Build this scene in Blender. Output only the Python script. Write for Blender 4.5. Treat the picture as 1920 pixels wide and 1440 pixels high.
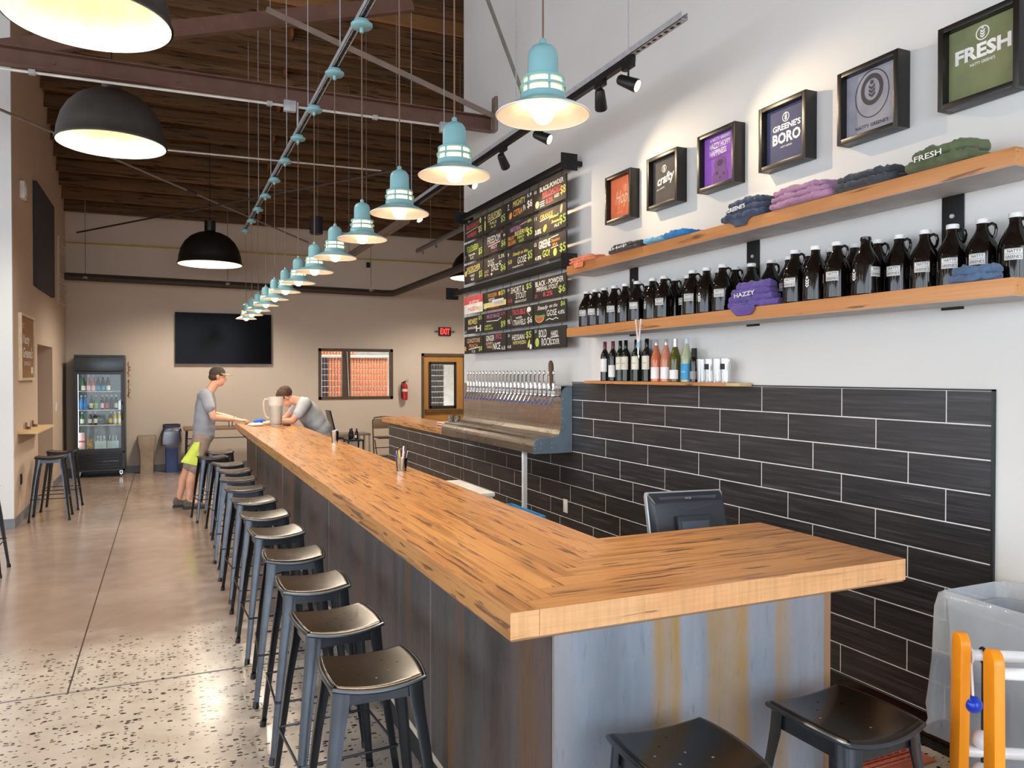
import bpy, bmesh, math, random
from mathutils import Vector, Matrix, noise
R = math.radians
rnd = random.Random(7)
SC = bpy.context.scene
COL = SC.collection
for _o in list(bpy.data.objects):
    bpy.data.objects.remove(_o)

# ------------------------------------------------------------------ camera
cam_d = bpy.data.cameras.new('camera'); cam = bpy.data.objects.new('camera', cam_d); COL.objects.link(cam)
cam.location = (0, 0, 1.70)
cam.rotation_euler = (R(90) - math.atan(18 / 1450), 0, -math.atan(650 / 1450))
cam_d.sensor_width = 36; cam_d.lens = 36 * 1450 / 1920; cam_d.clip_start = .05; cam_d.clip_end = 200
SC.camera = cam

# ------------------------------------------------------------------ sky, exposure
w = bpy.data.worlds.new('sky'); SC.world = w; w.use_nodes = True
bg = w.node_tree.nodes['Background']
bg.inputs['Color'].default_value = (.80, .90, 1.0, 1); bg.inputs['Strength'].default_value = 5.0
vs = SC.view_settings
vs.view_transform = 'Standard'; vs.look = 'None'; vs.exposure = 0.25; vs.gamma = 1.0; vs.use_curve_mapping = False
SC.display_settings.display_device = 'sRGB'
SC.cycles.use_denoising = True
SC.cycles.max_bounces = 7; SC.cycles.diffuse_bounces = 3; SC.cycles.glossy_bounces = 3
SC.cycles.transmission_bounces = 6; SC.cycles.transparent_max_bounces = 12
SC.cycles.sample_clamp_indirect = 6.0; SC.cycles.caustics_reflective = False; SC.cycles.caustics_refractive = False

def light(name, kind, loc, energy, color=(1, 1, 1), parent=None, rot=None, **kw):
    d = bpy.data.lights.new(name, kind); d.energy = energy; d.color = color
    for k, v in kw.items():
        setattr(d, k, v)
    o = bpy.data.objects.new(name, d); COL.objects.link(o); o.location = loc
    if rot is not None: o.rotation_euler = rot
    if parent: o.parent = parent
    return o

def portal(name, loc, sx, sy, rot):
    o = light(name, 'AREA', loc, 1, shape='RECTANGLE', size=sx, size_y=sy, rot=rot)
    o.data.cycles.is_portal = True
# daylight comes through the open roll-up doors behind the camera and the storefront openings on the left
portal('front_door_portal', (-3, -4.9, 2.0), 11.6, 4.0, (R(90), 0, 0))
portal('storefront_portal', (-8.9, 2.5, 2.2), 12.0, 3.6, (R(90), 0, R(-90)))

# ------------------------------------------------------------------ mesh helpers
class MB:
    def __init__(s): s.v = []; s.f = []; s.m = []; s.M = Matrix(); s.mi = 0
    def add(s, vs, fs):
        o = len(s.v); M = s.M
        s.v += [tuple(M @ Vector(p)) for p in vs]
        s.f += [tuple(i + o for i in f) for f in fs]; s.m += [s.mi] * len(fs)
        return s
    def box(s, x0, y0, z0, x1, y1, z1):
        if x0 > x1: x0, x1 = x1, x0
        if y0 > y1: y0, y1 = y1, y0
        if z0 > z1: z0, z1 = z1, z0
        return s.add([(x0, y0, z0), (x1, y0, z0), (x1, y1, z0), (x0, y1, z0), (x0, y0, z1), (x1, y0, z1), (x1, y1, z1), (x0, y1, z1)],
                     [(0, 3, 2, 1), (4, 5, 6, 7), (0, 1, 5, 4), (1, 2, 6, 5), (2, 3, 7, 6), (3, 0, 4, 7)])
    def cbox(s, c, d): return s.box(c[0] - d[0] / 2, c[1] - d[1] / 2, c[2] - d[2] / 2, c[0] + d[0] / 2, c[1] + d[1] / 2, c[2] + d[2] / 2)
    def bar(s, p0, p1, wd, h, up=(0, 0, 1)):
        p0, p1 = Vector(p0), Vector(p1); d = (p1 - p0).normalized(); up = Vector(up)
        a = d.cross(up)
        if a.length < 1e-4: a = d.cross(Vector((0, 1, 0)))
        a.normalize(); b = a.cross(d).normalized()
        vs = [p + a * (i * wd / 2) + b * (j * h / 2) for p in (p0, p1) for i, j in ((-1, -1), (1, -1), (1, 1), (-1, 1))]
        return s.add(vs, [(0, 1, 2, 3), (7, 6, 5, 4), (0, 4, 5, 1), (1, 5, 6, 2), (2, 6, 7, 3), (3, 7, 4, 0)])
    def ring_loft(s, rings, cap=True, closed=False):
        n = len(rings[0]); vs = [p for r in rings for p in r]; fs = []
        k = len(rings); last = k if closed else k - 1
        for i in range(last):
            a = i * n; b = ((i + 1) % k) * n
            for j in range(n):
                j2 = (j + 1) % n
                fs.append((a + j, a + j2, b + j2, b + j))
        if cap and not closed:
            fs.append(tuple(range(n - 1, -1, -1))); fs.append(tuple(range((k - 1) * n, k * n)))
        return s.add(vs, fs)
    def cyl(s, p0, p1, r0, r1=None, seg=12, cap=True):
        return s.tube([p0, p1], [r0, r0 if r1 is None else r1], seg, cap)
    def tube(s, pts, r, seg=8, cap=True, closed=False, flat=1.0):
        pts = [Vector(p) for p in pts]; n = len(pts)
        rs = r if isinstance(r, (list, tuple)) else [r] * n
        rings = []; prev = None
        for i, p in enumerate(pts):
            if closed: d = pts[(i + 1) % n] - pts[i - 1]
            elif i == 0: d = pts[1] - pts[0]
            elif i == n - 1: d = pts[-1] - pts[-2]
            else: d = (pts[i + 1] - p).normalized() + (p - pts[i - 1]).normalized()
            d = d.normalized() if d.length > 1e-9 else Vector((0, 0, 1))
            if prev is None:
                a = d.cross(Vector((0, 0, 1)))
                if a.length < .05: a = d.cross(Vector((0, 1, 0)))
            else:
                a = prev - d * prev.dot(d)
                if a.length < 1e-6: a = d.orthogonal()
            a.normalize(); prev = a; b = d.cross(a)
            rings.append([p + (a * math.cos(t) + b * math.sin(t) * flat) * rs[i] for t in [2 * math.pi * k / seg for k in range(seg)]])
        return s.ring_loft(rings, cap, closed)
    def lathe(s, prof, seg=24, c=(0, 0, 0), cap=True):
        rings = [[(c[0] + r * math.cos(2 * math.pi * k / seg), c[1] + r * math.sin(2 * math.pi * k / seg), c[2] + z) for k in range(seg)] for r, z in prof]
        return s.ring_loft(rings, cap)
    def prism(s, poly, y0, y1):           # poly of (x, z), counter-clockwise seen from -y
        n = len(poly)
        vs = [(x, y0, z) for x, z in poly] + [(x, y1, z) for x, z in poly]
        fs = [tuple(range(n)), tuple(range(2 * n - 1, n - 1, -1))] + [(i, i + n, (i + 1) % n + n, (i + 1) % n) for i in range(n)]
        return s.add(vs, fs)
    def ell(s, c, r, seg=16, rings=10):
        prof = [(max(1e-4, math.sin(math.pi * i / rings)), -math.cos(math.pi * i / rings)) for i in range(rings + 1)]
        rr = [[(c[0] + r[0] * q * math.cos(2 * math.pi * k / seg), c[1] + r[1] * q * math.sin(2 * math.pi * k / seg), c[2] + r[2] * z) for k in range(seg)] for q, z in prof]
        return s.ring_loft(rr)
    def quad(s, a, b, c, d): return s.add([a, b, c, d], [(0, 1, 2, 3)])
    def mesh(s, name, mats, bevel=0, smooth=True, ang=35, bseg=2):
        me = bpy.data.meshes.new(name); me.from_pydata(s.v, [], s.f)
        mats = mats if isinstance(mats, (list, tuple)) else [mats]
        for m in mats: me.materials.append(m)
        if len(mats) > 1: me.polygons.foreach_set('material_index', s.m)
        if bevel:
            bm = bmesh.new(); bm.from_mesh(me)
            bmesh.ops.remove_doubles(bm, verts=bm.verts, dist=1e-6)
            es = [e for e in bm.edges if len(e.link_faces) == 2 and e.calc_face_angle(0) > R(30)]
            bmesh.ops.bevel(bm, geom=es, offset=bevel, segments=bseg, profile=.6, affect='EDGES')
            bm.to_mesh(me); bm.free()
        if smooth:
            me.polygons.foreach_set('use_smooth', [True] * len(me.polygons)); me.set_sharp_from_angle(angle=R(ang))
        me.update(); return me
    def build(s, name, mats, parent=None, label=None, cat=None, group=None, kind=None, bevel=0, smooth=True, ang=35, loc=None, rotz=None, bseg=2):
        return obj(name, s.mesh(name, mats, bevel, smooth, ang, bseg), parent, label, cat, group, kind, loc, rotz)

def obj(name, me, parent=None, label=None, cat=None, group=None, kind=None, loc=None, rotz=None):
    o = bpy.data.objects.new(name, me); COL.objects.link(o)
    if parent: o.parent = parent
    if loc is not None: o.location = loc
    if rotz is not None: o.rotation_euler = (0, 0, rotz)
    return tag(o, label, cat, group, kind)

def tag(o, label=None, cat=None, group=None, kind=None):
    if label: o['label'] = label
    if cat: o['category'] = cat
    if group: o['group'] = group
    if kind: o['kind'] = kind
    return o

def thing(name, label, cat, loc=(0, 0, 0), rotz=0, group=None):
    o = bpy.data.objects.new(name, None); COL.objects.link(o); o.empty_display_size = .1
    o.location = loc; o.rotation_euler = (0, 0, rotz)
    return tag(o, label, cat, group)

def copy_tree(o, parent=None, keep_kids=True):
    kids = list(o.children)
    c = o.copy(); COL.objects.link(c)
    if parent: c.parent = parent
    for k in kids: copy_tree(k, c)
    return c

def dup(root, loc, rotz, label, group=None):
    c = copy_tree(root); c.location = loc; c.rotation_euler = (0, 0, rotz); c['label'] = label
    if group: c['group'] = group
    return c

ORD = ['first', 'second', 'third', 'fourth', 'fifth', 'sixth', 'seventh', 'eighth', 'ninth', 'tenth', 'eleventh', 'twelfth', 'thirteenth', 'fourteenth', 'fifteenth', 'sixteenth', 'seventeenth', 'eighteenth', 'nineteenth', 'twentieth', 'twenty-first', 'twenty-second', 'twenty-third', 'twenty-fourth', 'twenty-fifth']

# text as flat geometry in the x-z plane, facing -y
_tc = {}
def tgeo(txt, size=1.0, bold=0.0, shear=0.0, space=1.0):
    k = (txt, bold, shear, space)
    if k not in _tc:
        c = bpy.data.curves.new('t', 'FONT'); c.body = txt; c.size = 1; c.offset = bold; c.shear = shear
        c.space_character = space; c.align_x = 'CENTER'; c.align_y = 'CENTER'; c.resolution_u = 2
        o = bpy.data.objects.new('t', c); COL.objects.link(o)
        bpy.context.view_layer.update()
        dg = bpy.context.evaluated_depsgraph_get()
        me = bpy.data.meshes.new_from_object(o.evaluated_get(dg))
        vs = [tuple(v.co) for v in me.vertices]; fs = [tuple(p.vertices) for p in me.polygons]
        bpy.data.objects.remove(o); bpy.data.curves.remove(c); bpy.data.meshes.remove(me)
        if vs:
            xs = [v[0] for v in vs]; ys = [v[1] for v in vs]
            cx, cy = (min(xs) + max(xs)) / 2, (min(ys) + max(ys)) / 2
            vs = [(v[0] - cx, v[1] - cy) for v in vs]
        _tc[k] = (vs, fs)
    return _tc[k]
def text(mb, txt, x, z, y=0.0, h=None, wd=None, bold=0.0, shear=0.0, rot=0.0, size=None, space=1.0):
    """centre at (x, z); h = height of the drawn text, wd = its width (either or both)"""
    vs, fs = tgeo(txt, 1, bold, shear, space)
    if not vs: return
    W = max(v[0] for v in vs) - min(v[0] for v in vs); H = max(v[1] for v in vs) - min(v[1] for v in vs)
    if size is not None: sx = sz = size
    else:
        sz = (h / H) if h else (wd / W); sx = (wd / W) if wd else sz
    ca, sa = math.cos(rot), math.sin(rot)
    mb.add([(x + (a * sx) * ca - (b * sz) * sa, y, z + (a * sx) * sa + (b * sz) * ca) for a, b in vs], fs)

# ------------------------------------------------------------------ material helpers
class NT:
    def __init__(s, name):
        s.m = bpy.data.materials.new(name); s.m.use_nodes = True; s.t = s.m.node_tree
        s.p = s.t.nodes['Principled BSDF']; s.out = s.t.nodes['Material Output']
    def n(s, typ, **kw):
        nd = s.t.nodes.new(typ)
        for k, v in kw.items():
            if k in nd.inputs if isinstance(k, str) else False: pass
            setattr(nd, k, v)
        return nd
    def l(s, a, b): s.t.links.new(a, b)
    def coord(s, scale=(1, 1, 1), rand=True, kind='Object'):
        tc = s.n('ShaderNodeTexCoord'); mp = s.n('ShaderNodeMapping'); mp.inputs['Scale'].default_value = scale
        if rand:
            oi = s.n('ShaderNodeObjectInfo'); ml = s.n('ShaderNodeMath', operation='MULTIPLY'); ml.inputs[1].default_value = 53.0
            ad = s.n('ShaderNodeVectorMath', operation='ADD')
            s.l(oi.outputs['Random'], ml.inputs[0]); s.l(tc.outputs[kind], ad.inputs[0]); s.l(ml.outputs[0], ad.inputs[1]); s.l(ad.outputs[0], mp.inputs['Vector'])
        else: s.l(tc.outputs[kind], mp.inputs['Vector'])
        return mp.outputs[0]
    def noise(s, vec, scale=5, detail=3, rough=.5, dist=0.0):
        nd = s.n('ShaderNodeTexNoise'); nd.inputs['Scale'].default_value = scale; nd.inputs['Detail'].default_value = detail
        nd.inputs['Roughness'].default_value = rough; nd.inputs['Distortion'].default_value = dist
        s.l(vec, nd.inputs['Vector']); return nd.outputs['Fac']
    def ramp(s, fac, stops, interp='LINEAR'):
        r = s.n('ShaderNodeValToRGB'); r.color_ramp.interpolation = interp
        e = r.color_ramp.elements
        while len(e) < len(stops): e.new(.5)
        for i, (p, c) in enumerate(stops):
            e[i].position = p; e[i].color = (c[0], c[1], c[2], 1) if not isinstance(c, (int, float)) else (c, c, c, 1)
        s.l(fac, r.inputs[0]); return r.outputs[0]
    def mix(s, fac, a, b, mode='MIX'):
        m = s.n('ShaderNodeMix', data_type='RGBA', blend_type=mode)
        for i, v in ((0, fac), (6, a), (7, b)):
            if hasattr(v, 'is_linked') or hasattr(v, 'links'): s.l(v, m.inputs[i])
            elif i == 0: m.inputs[0].default_value = v
            else: m.inputs[i].default_value = (v[0], v[1], v[2], 1)
        return m.outputs[2]
    def math(s, op, a, b=0.0):
        m = s.n('ShaderNodeMath', operation=op)
        for i, v in ((0, a), (1, b)):
            if hasattr(v, 'links'): s.l(v, m.inputs[i])
            else: m.inputs[i].default_value = v
        return m.outputs[0]
    def bump(s, h, strength=.2, dist=.01):
        b = s.n('ShaderNodeBump'); b.inputs['Strength'].default_value = strength; b.inputs['Distance'].default_value = dist
        s.l(h, b.inputs['Height']); s.l(b.outputs[0], s.p.inputs['Normal'])
    def set(s, **kw):
        for k, v in kw.items():
            k = {'base': 'Base Color', 'rough': 'Roughness', 'metal': 'Metallic', 'spec': 'Specular IOR Level', 'trans': 'Transmission Weight', 'ior': 'IOR', 'coat': 'Coat Weight', 'coatr': 'Coat Roughness', 'emit': 'Emission Color', 'es': 'Emission Strength', 'alpha': 'Alpha', 'sheen': 'Sheen Weight', 'sss': 'Subsurface Weight'}[k]
            if hasattr(v, 'links'): s.l(v, s.p.inputs[k])
            elif isinstance(v, (tuple, list)): s.p.inputs[k].default_value = (v[0], v[1], v[2], 1)
            else: s.p.inputs[k].default_value = v
        return s.m

def lin(r, g, b):
    f = lambda c: (c / 255 / 12.92) if c / 255 <= .04045 else ((c / 255 + .055) / 1.055) ** 2.4
    return (f(r), f(g), f(b))
_pc = {}
def pm(name, rgb, rough=.5, metal=0.0, var=.12, vs=8.0, bump=0.0, bs=60.0, **kw):
    """plain procedural material: base colour with a soft noise variation and optional fine relief"""
    if name in _pc: return _pc[name]
    t = NT(name); c = lin(*rgb)
    v = t.coord((1, 1, 1), rand=True)
    nz = t.noise(v, vs, 3)
    lo = tuple(x * (1 - var) for x in c); hi = tuple(min(1, x * (1 + var)) for x in c)
    t.set(base=t.ramp(nz, [(.3, lo), (.7, hi)]), rough=rough, metal=metal, **kw)
    if bump: t.bump(t.noise(v, bs, 4), bump, .004)
    _pc[name] = t.m; return t.m
def emit(name, rgb, strength):
    if name in _pc: return _pc[name]
    t = NT(name); t.set(base=lin(*rgb), emit=lin(*rgb), es=strength, rough=.4); _pc[name] = t.m; return t.m
def clear(name, tint=(1, 1, 1), gloss=.12, rough=.02, fres=1.0):
    """thin clear glass or plastic: mostly see-through with a sharp reflection"""
    if name in _pc: return _pc[name]
    t = NT(name); t.t.nodes.remove(t.p)
    a = t.n('ShaderNodeBsdfTransparent'); a.inputs[0].default_value = (*tint, 1)
    g = t.n('ShaderNodeBsdfGlossy'); g.inputs['Roughness'].default_value = rough
    fr = t.n('ShaderNodeLayerWeight'); fr.inputs[0].default_value = .35
    k = t.math('MULTIPLY', fr.outputs['Fresnel'], fres); k = t.math('ADD', k, gloss)
    mx = t.n('ShaderNodeMixShader'); t.l(k, mx.inputs[0]); t.l(a.outputs[0], mx.inputs[1]); t.l(g.outputs[0], mx.inputs[2]); t.l(mx.outputs[0], t.out.inputs[0])
    _pc[name] = t.m; return t.m
# ------------------------------------------------------------------ surface materials
def wood(name, axis, base, dark, light_, streak=.62, rough=.32, coat=.25, var=.35, red=None, fine=1.0, curl=False):
    t = NT(name)
    sc = [14 * fine] * 3; sc[axis] = .9 * fine ** .6
    v = t.coord(tuple(sc)); n1 = t.noise(v, 1.0, 4, .55, .4)
    sc2 = [26 * fine] * 3; sc2[axis] = 2.2 * fine ** .6
    v2 = t.coord(tuple(sc2)); n2 = t.noise(v2, 1.0, 3, .5, .6)
    sc3 = [3, 3, 3]; sc3[axis] = .7
    v3 = t.coord(tuple(sc3)); n3 = t.noise(v3, 1.0, 2)
    sc4 = [90, 90, 90]; sc4[axis] = 3
    v4 = t.coord(tuple(sc4)); n4 = t.noise(v4, 1.0, 3)
    c = t.ramp(n3, [(.3, base), (.7, light_)])
    if red: c = t.mix(t.ramp(t.noise(t.coord((2.1, 1.7, 2.3)), 1.3, 2), [(.5, 0), (.75, .6)]), c, red)
    oi = t.n('ShaderNodeObjectInfo')
    c = t.mix(t.math('MULTIPLY', oi.outputs['Random'], var), c, tuple(x * .62 for x in base))
    c = t.mix(t.ramp(n1, [(streak - .04, 0), (streak + .06, .75)]), c, tuple(x * .55 for x in base))
    c = t.mix(t.ramp(n2, [(streak + .02, 0), (streak + .07, .9)]), c, dark)
    c = t.mix(t.ramp(n4, [(.35, .25), (.6, 0)]), c, tuple(x * .6 for x in base))
    if curl: c = t.mix(t.ramp(t.noise(t.coord((75, 6, 5)), 1.0, 2), [(.4, 0), (.65, .3)]), c, tuple(x * .62 for x in base))
    t.set(base=c, rough=rough, coat=coat, coatr=.12)
    t.bump(n4, .06, .002)
    return t.m
MAPLE = dict(base=lin(198, 134, 70), dark=lin(80, 50, 28), light_=lin(218, 158, 90), red=lin(196, 120, 62), streak=.56, fine=2.2)
M_wood_y = wood('ambrosia_maple_along', 1, **MAPLE)
M_wood_x = wood('ambrosia_maple_across', 0, **MAPLE)
M_wood_lit_edge = wood('ambrosia_maple_lit_edge', 0, base=lin(238, 176, 118), dark=lin(110, 70, 45), light_=lin(248, 194, 138), red=lin(232, 140, 84), var=.1, rough=.4, fine=1.6, curl=True)  # light on the front edge is painted into its paler base; curl is grain
M_shelf = wood('maple_shelf_board', 0, base=lin(204, 136, 76), dark=lin(100, 58, 32), light_=lin(222, 158, 98), rough=.45, coat=.05, var=.15, streak=.62)
M_pale = wood('pale_pine', 0, base=lin(216, 180, 130), dark=lin(150, 110, 70), light_=lin(230, 200, 155), rough=.5, coat=0, var=.1, streak=.7)
M_roof = wood('old_roof_timber', 0, base=lin(124, 90, 60), dark=lin(50, 35, 24), light_=lin(158, 116, 76), streak=.56, rough=.75, coat=0, var=.6)
M_roof2 = wood('roof_timber_fresh', 0, base=lin(166, 116, 70), dark=lin(90, 55, 30), light_=lin(186, 136, 86), streak=.66, rough=.75, coat=0, var=.3)
M_oakdoor = wood('oak_door', 2, base=lin(176, 122, 56), dark=lin(130, 84, 36), light_=lin(192, 138, 68), rough=.45, coat=.1, var=.1, streak=.68)

def plaster(name, rgb, var=.05):
    t = NT(name); c = lin(*rgb); v = t.coord((1, 1, 1), rand=False, kind='Object')
    n = t.noise(v, 1.2, 4)
    t.set(base=t.ramp(n, [(.3, tuple(x * (1 - var) for x in c)), (.7, c)]), rough=.75)
    t.bump(t.noise(v, 220, 3), .08, .002); return t.m
M_white = plaster('white_wall_paint', (224, 223, 221))
M_tan = plaster('tan_wall_paint', (202, 180, 160))
M_taupe = plaster('taupe_wall_paint', (206, 190, 174))
M_basebd = pm('grey_vinyl_base', (120, 122, 126), .45)
M_brownsteel = pm('brown_painted_steel', (112, 80, 68), .45, .2, var=.12, bump=.05)
M_black = pm('black_painted_metal', (26, 25, 26), .42, .3)
M_blackmatt = pm('black_matt', (24, 24, 25), .7)
M_blackgloss = pm('black_gloss', (10, 10, 11), .12)
M_galv = pm('galvanised_steel', (186, 188, 192), .4, .35, vs=30)
M_chrome = pm('polished_chrome', (225, 226, 230), .12, 1.0, var=.03)
M_rod = pm('dull_rod', (140, 132, 124), .5, .4)
M_darkrod = pm('dark_rod', (58, 52, 50), .5, .3)

def steel_panel(name, cold, warm, stain, dark, runs=None):
    t = NT(name)
    v = t.coord((2.2, 2.2, .18)); n1 = t.noise(v, 1.4, 4, .6)
    v2 = t.coord((6, 6, .35)); n2 = t.noise(v2, 1.0, 3, .5, .3)
    v3 = t.coord((60, 60, 9)); n3 = t.noise(v3, 1.0, 4, .7)
    v4 = t.coord((1.1, 1.1, .8)); n4 = t.noise(v4, 1.7, 4, .6)
    c = t.ramp(n1, [(.32, dark), (.5, cold), (.68, warm)])
    if runs:   # rust runs at their places along the sheet
        vv = t.coord((1, 1, 1), rand=False); sx = t.n('ShaderNodeSeparateXYZ'); t.l(vv, sx.inputs[0])
        wob = t.math('MULTIPLY', t.math('SUBTRACT', t.noise(t.coord((3, 3, 1.2), rand=False), 1.6, 3), .5), .05)
        fr_ = t.math('MULTIPLY', t.ramp(t.math('ADD', sx.outputs['X'], wob), runs), t.ramp(t.noise(t.coord((30, 30, 1.2)), 1.0, 3), [(.3, .75), (.6, 1.0)]))
        c = t.mix(fr_, c, stain)
    else: c = t.mix(t.ramp(n2, [(.57, 0), (.66, .8)]), c, stain)
    c = t.mix(t.ramp(n4, [(.5, 0), (.75, .5)]), c, tuple(x * 1.15 for x in warm))
    c = t.mix(t.ramp(n3, [(.28, .4), (.42, 0)]), c, tuple(x * .6 for x in dark))
    t.set(base=c, metal=.45, rough=t.ramp(n3, [(.3, .55), (.7, .36)])); t.bump(n3, .1, .002)
    return t.m
M_panel = steel_panel('rusty_steel_sheet', lin(92, 88, 88), lin(112, 84, 74), lin(118, 82, 34), lin(62, 56, 54))
M_panel_end = steel_panel('weathered_steel_sheet', lin(148, 158, 172), lin(166, 158, 160), lin(172, 132, 44), lin(118, 124, 136), [(.0, .0), (.30, 0), (.335, .85), (.365, .45), (.40, .95), (.425, 0), (.50, 0), (.525, .85), (.60, .65), (.655, 1), (.69, 0), (.765, 0), (.79, .75), (.83, .35), (.86, 0)])

t = NT('charcoal_tile'); v = t.coord((1, 1.4, 42)); n = t.noise(v, 1.5, 4, .6); v2 = t.coord((1, 3, 130)); n2 = t.noise(v2, 1.0, 2)
c = t.ramp(n, [(.3, lin(38, 36, 38)), (.55, lin(56, 53, 55)), (.75, lin(82, 78, 80))]); c = t.mix(t.ramp(n2, [(.4, .4), (.6, 0)]), c, lin(26, 23, 23))
M_tile = t.set(base=c, rough=.34, spec=.5); t.bump(n2, .12, .002)
M_grout = pm('pale_grout', (226, 224, 222), .8)
M_trimblack = pm('black_tile_edge', (34, 36, 38), .4)

# polished concrete: exposed aggregate where it was ground deeper near the door
t = NT('polished_concrete')
v = t.coord((1, 1, 1), rand=False); n = t.noise(v, .7, 5, .6); n2 = t.noise(v, 6, 4)
c = t.ramp(n, [(.3, lin(150, 128, 114)), (.5, lin(164, 143, 129)), (.7, lin(178, 158, 144))])
c = t.mix(t.ramp(n2, [(.35, .22), (.65, 0)]), c, lin(136, 116, 103))
sx = t.n('ShaderNodeSeparateXYZ'); t.l(v, sx.inputs[0])
edge = t.math('ADD', sx.outputs['Y'], t.math('MULTIPLY', t.noise(v, 2.2, 4), 1.3))
gnd = t.math('SUBTRACT', 1.0, t.ramp(t.math('MULTIPLY', edge, .1), [(.575, 0), (.645, 1)]))
c = t.mix(gnd, c, t.ramp(n2, [(.3, lin(200, 186, 172)), (.7, lin(217, 205, 193))]))
vo = t.n('ShaderNodeTexVoronoi'); vo.inputs['Scale'].default_value = 1.0; vo.inputs['Randomness'].default_value = 1.0
mp = t.coord((32, 46, 30), rand=False); wob = t.n('ShaderNodeVectorMath', operation='ADD'); wn = t.n('ShaderNodeTexNoise'); wn.inputs['Scale'].default_value = 1.4
t.l(mp, wn.inputs['Vector']); t.l(mp, wob.inputs[0]); t.l(wn.outputs['Color'], wob.inputs[1]); t.l(wob.outputs[0], vo.inputs['Vector'])
cell = t.n('ShaderNodeSeparateColor'); t.l(vo.outputs['Color'], cell.inputs[0])
size = t.math('MULTIPLY', cell.outputs[0], .62)
spk = t.math('LESS_THAN', vo.outputs['Distance'], t.math('SUBTRACT', size, .13))
keep = t.math('MULTIPLY', spk, t.math('GREATER_THAN', gnd, t.math('MULTIPLY', cell.outputs[2], .95)))
c = t.mix(keep, c, t.ramp(cell.outputs[1], [(0, lin(44, 40, 38)), (.6, lin(84, 74, 68)), (1, lin(140, 122, 110))]))
M_floor = t.set(base=c, rough=t.ramp(n2, [(.3, .13), (.7, .24)]), spec=.5)
M_joint = pm('dark_saw_cut', (70, 58, 50), .8)
# ------------------------------------------------------------------ the room
WX = 3.18      # face of the bar wall
LX = -1.53     # face of the left wall
BY = 15.0      # face of the back wall
def rz(y):     # underside of the roof deck
    return 4.62 + .446 * (15.0 - y) if y > 5 else 4.62 + .446 * (y + 5)

# floor: saw-cut slabs
fl = MB().box(-9.2, -9, -.25, 9, 19, -.006).build('floor', M_joint, kind='structure')
g = .0045
ys = [(-9, 4.72), (4.72, 11.35), (11.35, 19)]
for (a, b), xs in zip(ys, ([-9.2, -5.0, 3.2, 9], [-9.2, -4.6, -.485, 3.9, 9], [-9.2, -4.6, -.485, 3.9, 9])):
    for x0, x1 in zip(xs, xs[1:]):
        MB().box(x0 + g, a + (.011 if a == 4.72 else g), -.06, x1 - g, b - (.011 if b == 4.72 else g), 0).build('slab', M_floor, fl)

def wall(name, mb, m): return mb.build(name, m, kind='structure', smooth=False)
# back wall with a window and a door opening
W0, W1, WZ0, WZ1 = 2.67, 4.13, 1.215, 2.20
D0, D1, DZ = 4.72, 5.67, 2.125
b = MB()
for x0, x1, z0, z1 in [(LX - .2, W0, 0, 4.8), (W0, W1, 0, WZ0), (W0, W1, WZ1, 4.8), (W1, D0, 0, 4.8), (D0, D1, DZ, 4.8), (D1, 7.2, 0, 4.8)]:
    b.box(x0, BY, z0, x1, BY + .18, z1)
wall('wall_back', b, M_taupe)
# left wall: a full-height block with an alcove, white end towards the room
b = MB()
AL0, AL1, AZ = 11.80, 13.28, 2.10
for y0, y1, z0 in [(10.05, AL0, 0), (AL0, AL1, AZ), (AL1, BY + .18, 0)]:
    top = 8.0
    b.box(LX - .25, y0, z0, LX, y1, top)
b.box(LX - 1.6, AL0 - .1, 0, LX - .25, AL0, 2.6); b.box(LX - 1.6, AL1, 0, LX - .25, AL1 + .1, 2.6); b.box(LX - 1.7, AL0 - .1, 0, LX - 1.6, AL1 + .1, 2.6); b.box(LX - 1.7, AL0 - .1, AZ, LX - .25, AL1 + .1, AZ + .1)
wall('wall_left', b, M_tan)
wall('wall_left_end', MB().box(-9, 10.0, 0, LX, 10.05, 8.6), M_white)
# bar wall
wall('wall_right', MB().box(WX, -5, 0, WX + .22, 8.46, 9.2), M_white)
wall('wall_right_far', MB().box(7.0, 8.3, 0, 7.2, BY + .18, 8), M_taupe)
wall('wall_right_return', MB().box(WX + .22, 8.3, 0, 7.0, 8.46, 8), M_white)
# front and street side, both behind the camera: piers and headers around big open doors
b = MB().box(-9.2, -5.2, 4.0, 3.4, -5.0, 5.2)
for x in (-9.2, -5.2, -1.2, 2.9): b.box(x, -5.2, 0, x + .45, -5.0, 4.0)
wall('wall_front', b, M_white)
b = MB().box(-9.2, -5, 4.0, -9.0, 10.05, 9.2).box(-9.2, -5, 0, -9, 10.05, .4)
for y in (-5, -2.6, .4, 3.4, 6.4, 9.0): b.box(-9.2, y, 0, -9.0, y + .5, 4.0)
wall('wall_street', b, M_white)
# skirtings
MB().box(LX, BY - .012, 0, 4.7, BY, .11).build('baseboard_back', M_basebd, kind='structure')
MB().box(LX, 10.0, 0, LX + .012, AL0, .11).box(LX, AL1, 0, LX + .012, BY, .11).build('baseboard_left', M_basebd, kind='structure')
MB().box(-6, 9.988, 0, LX + .012, 10.0, .11).build('baseboard_left_end', M_basebd, kind='structure')

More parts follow.
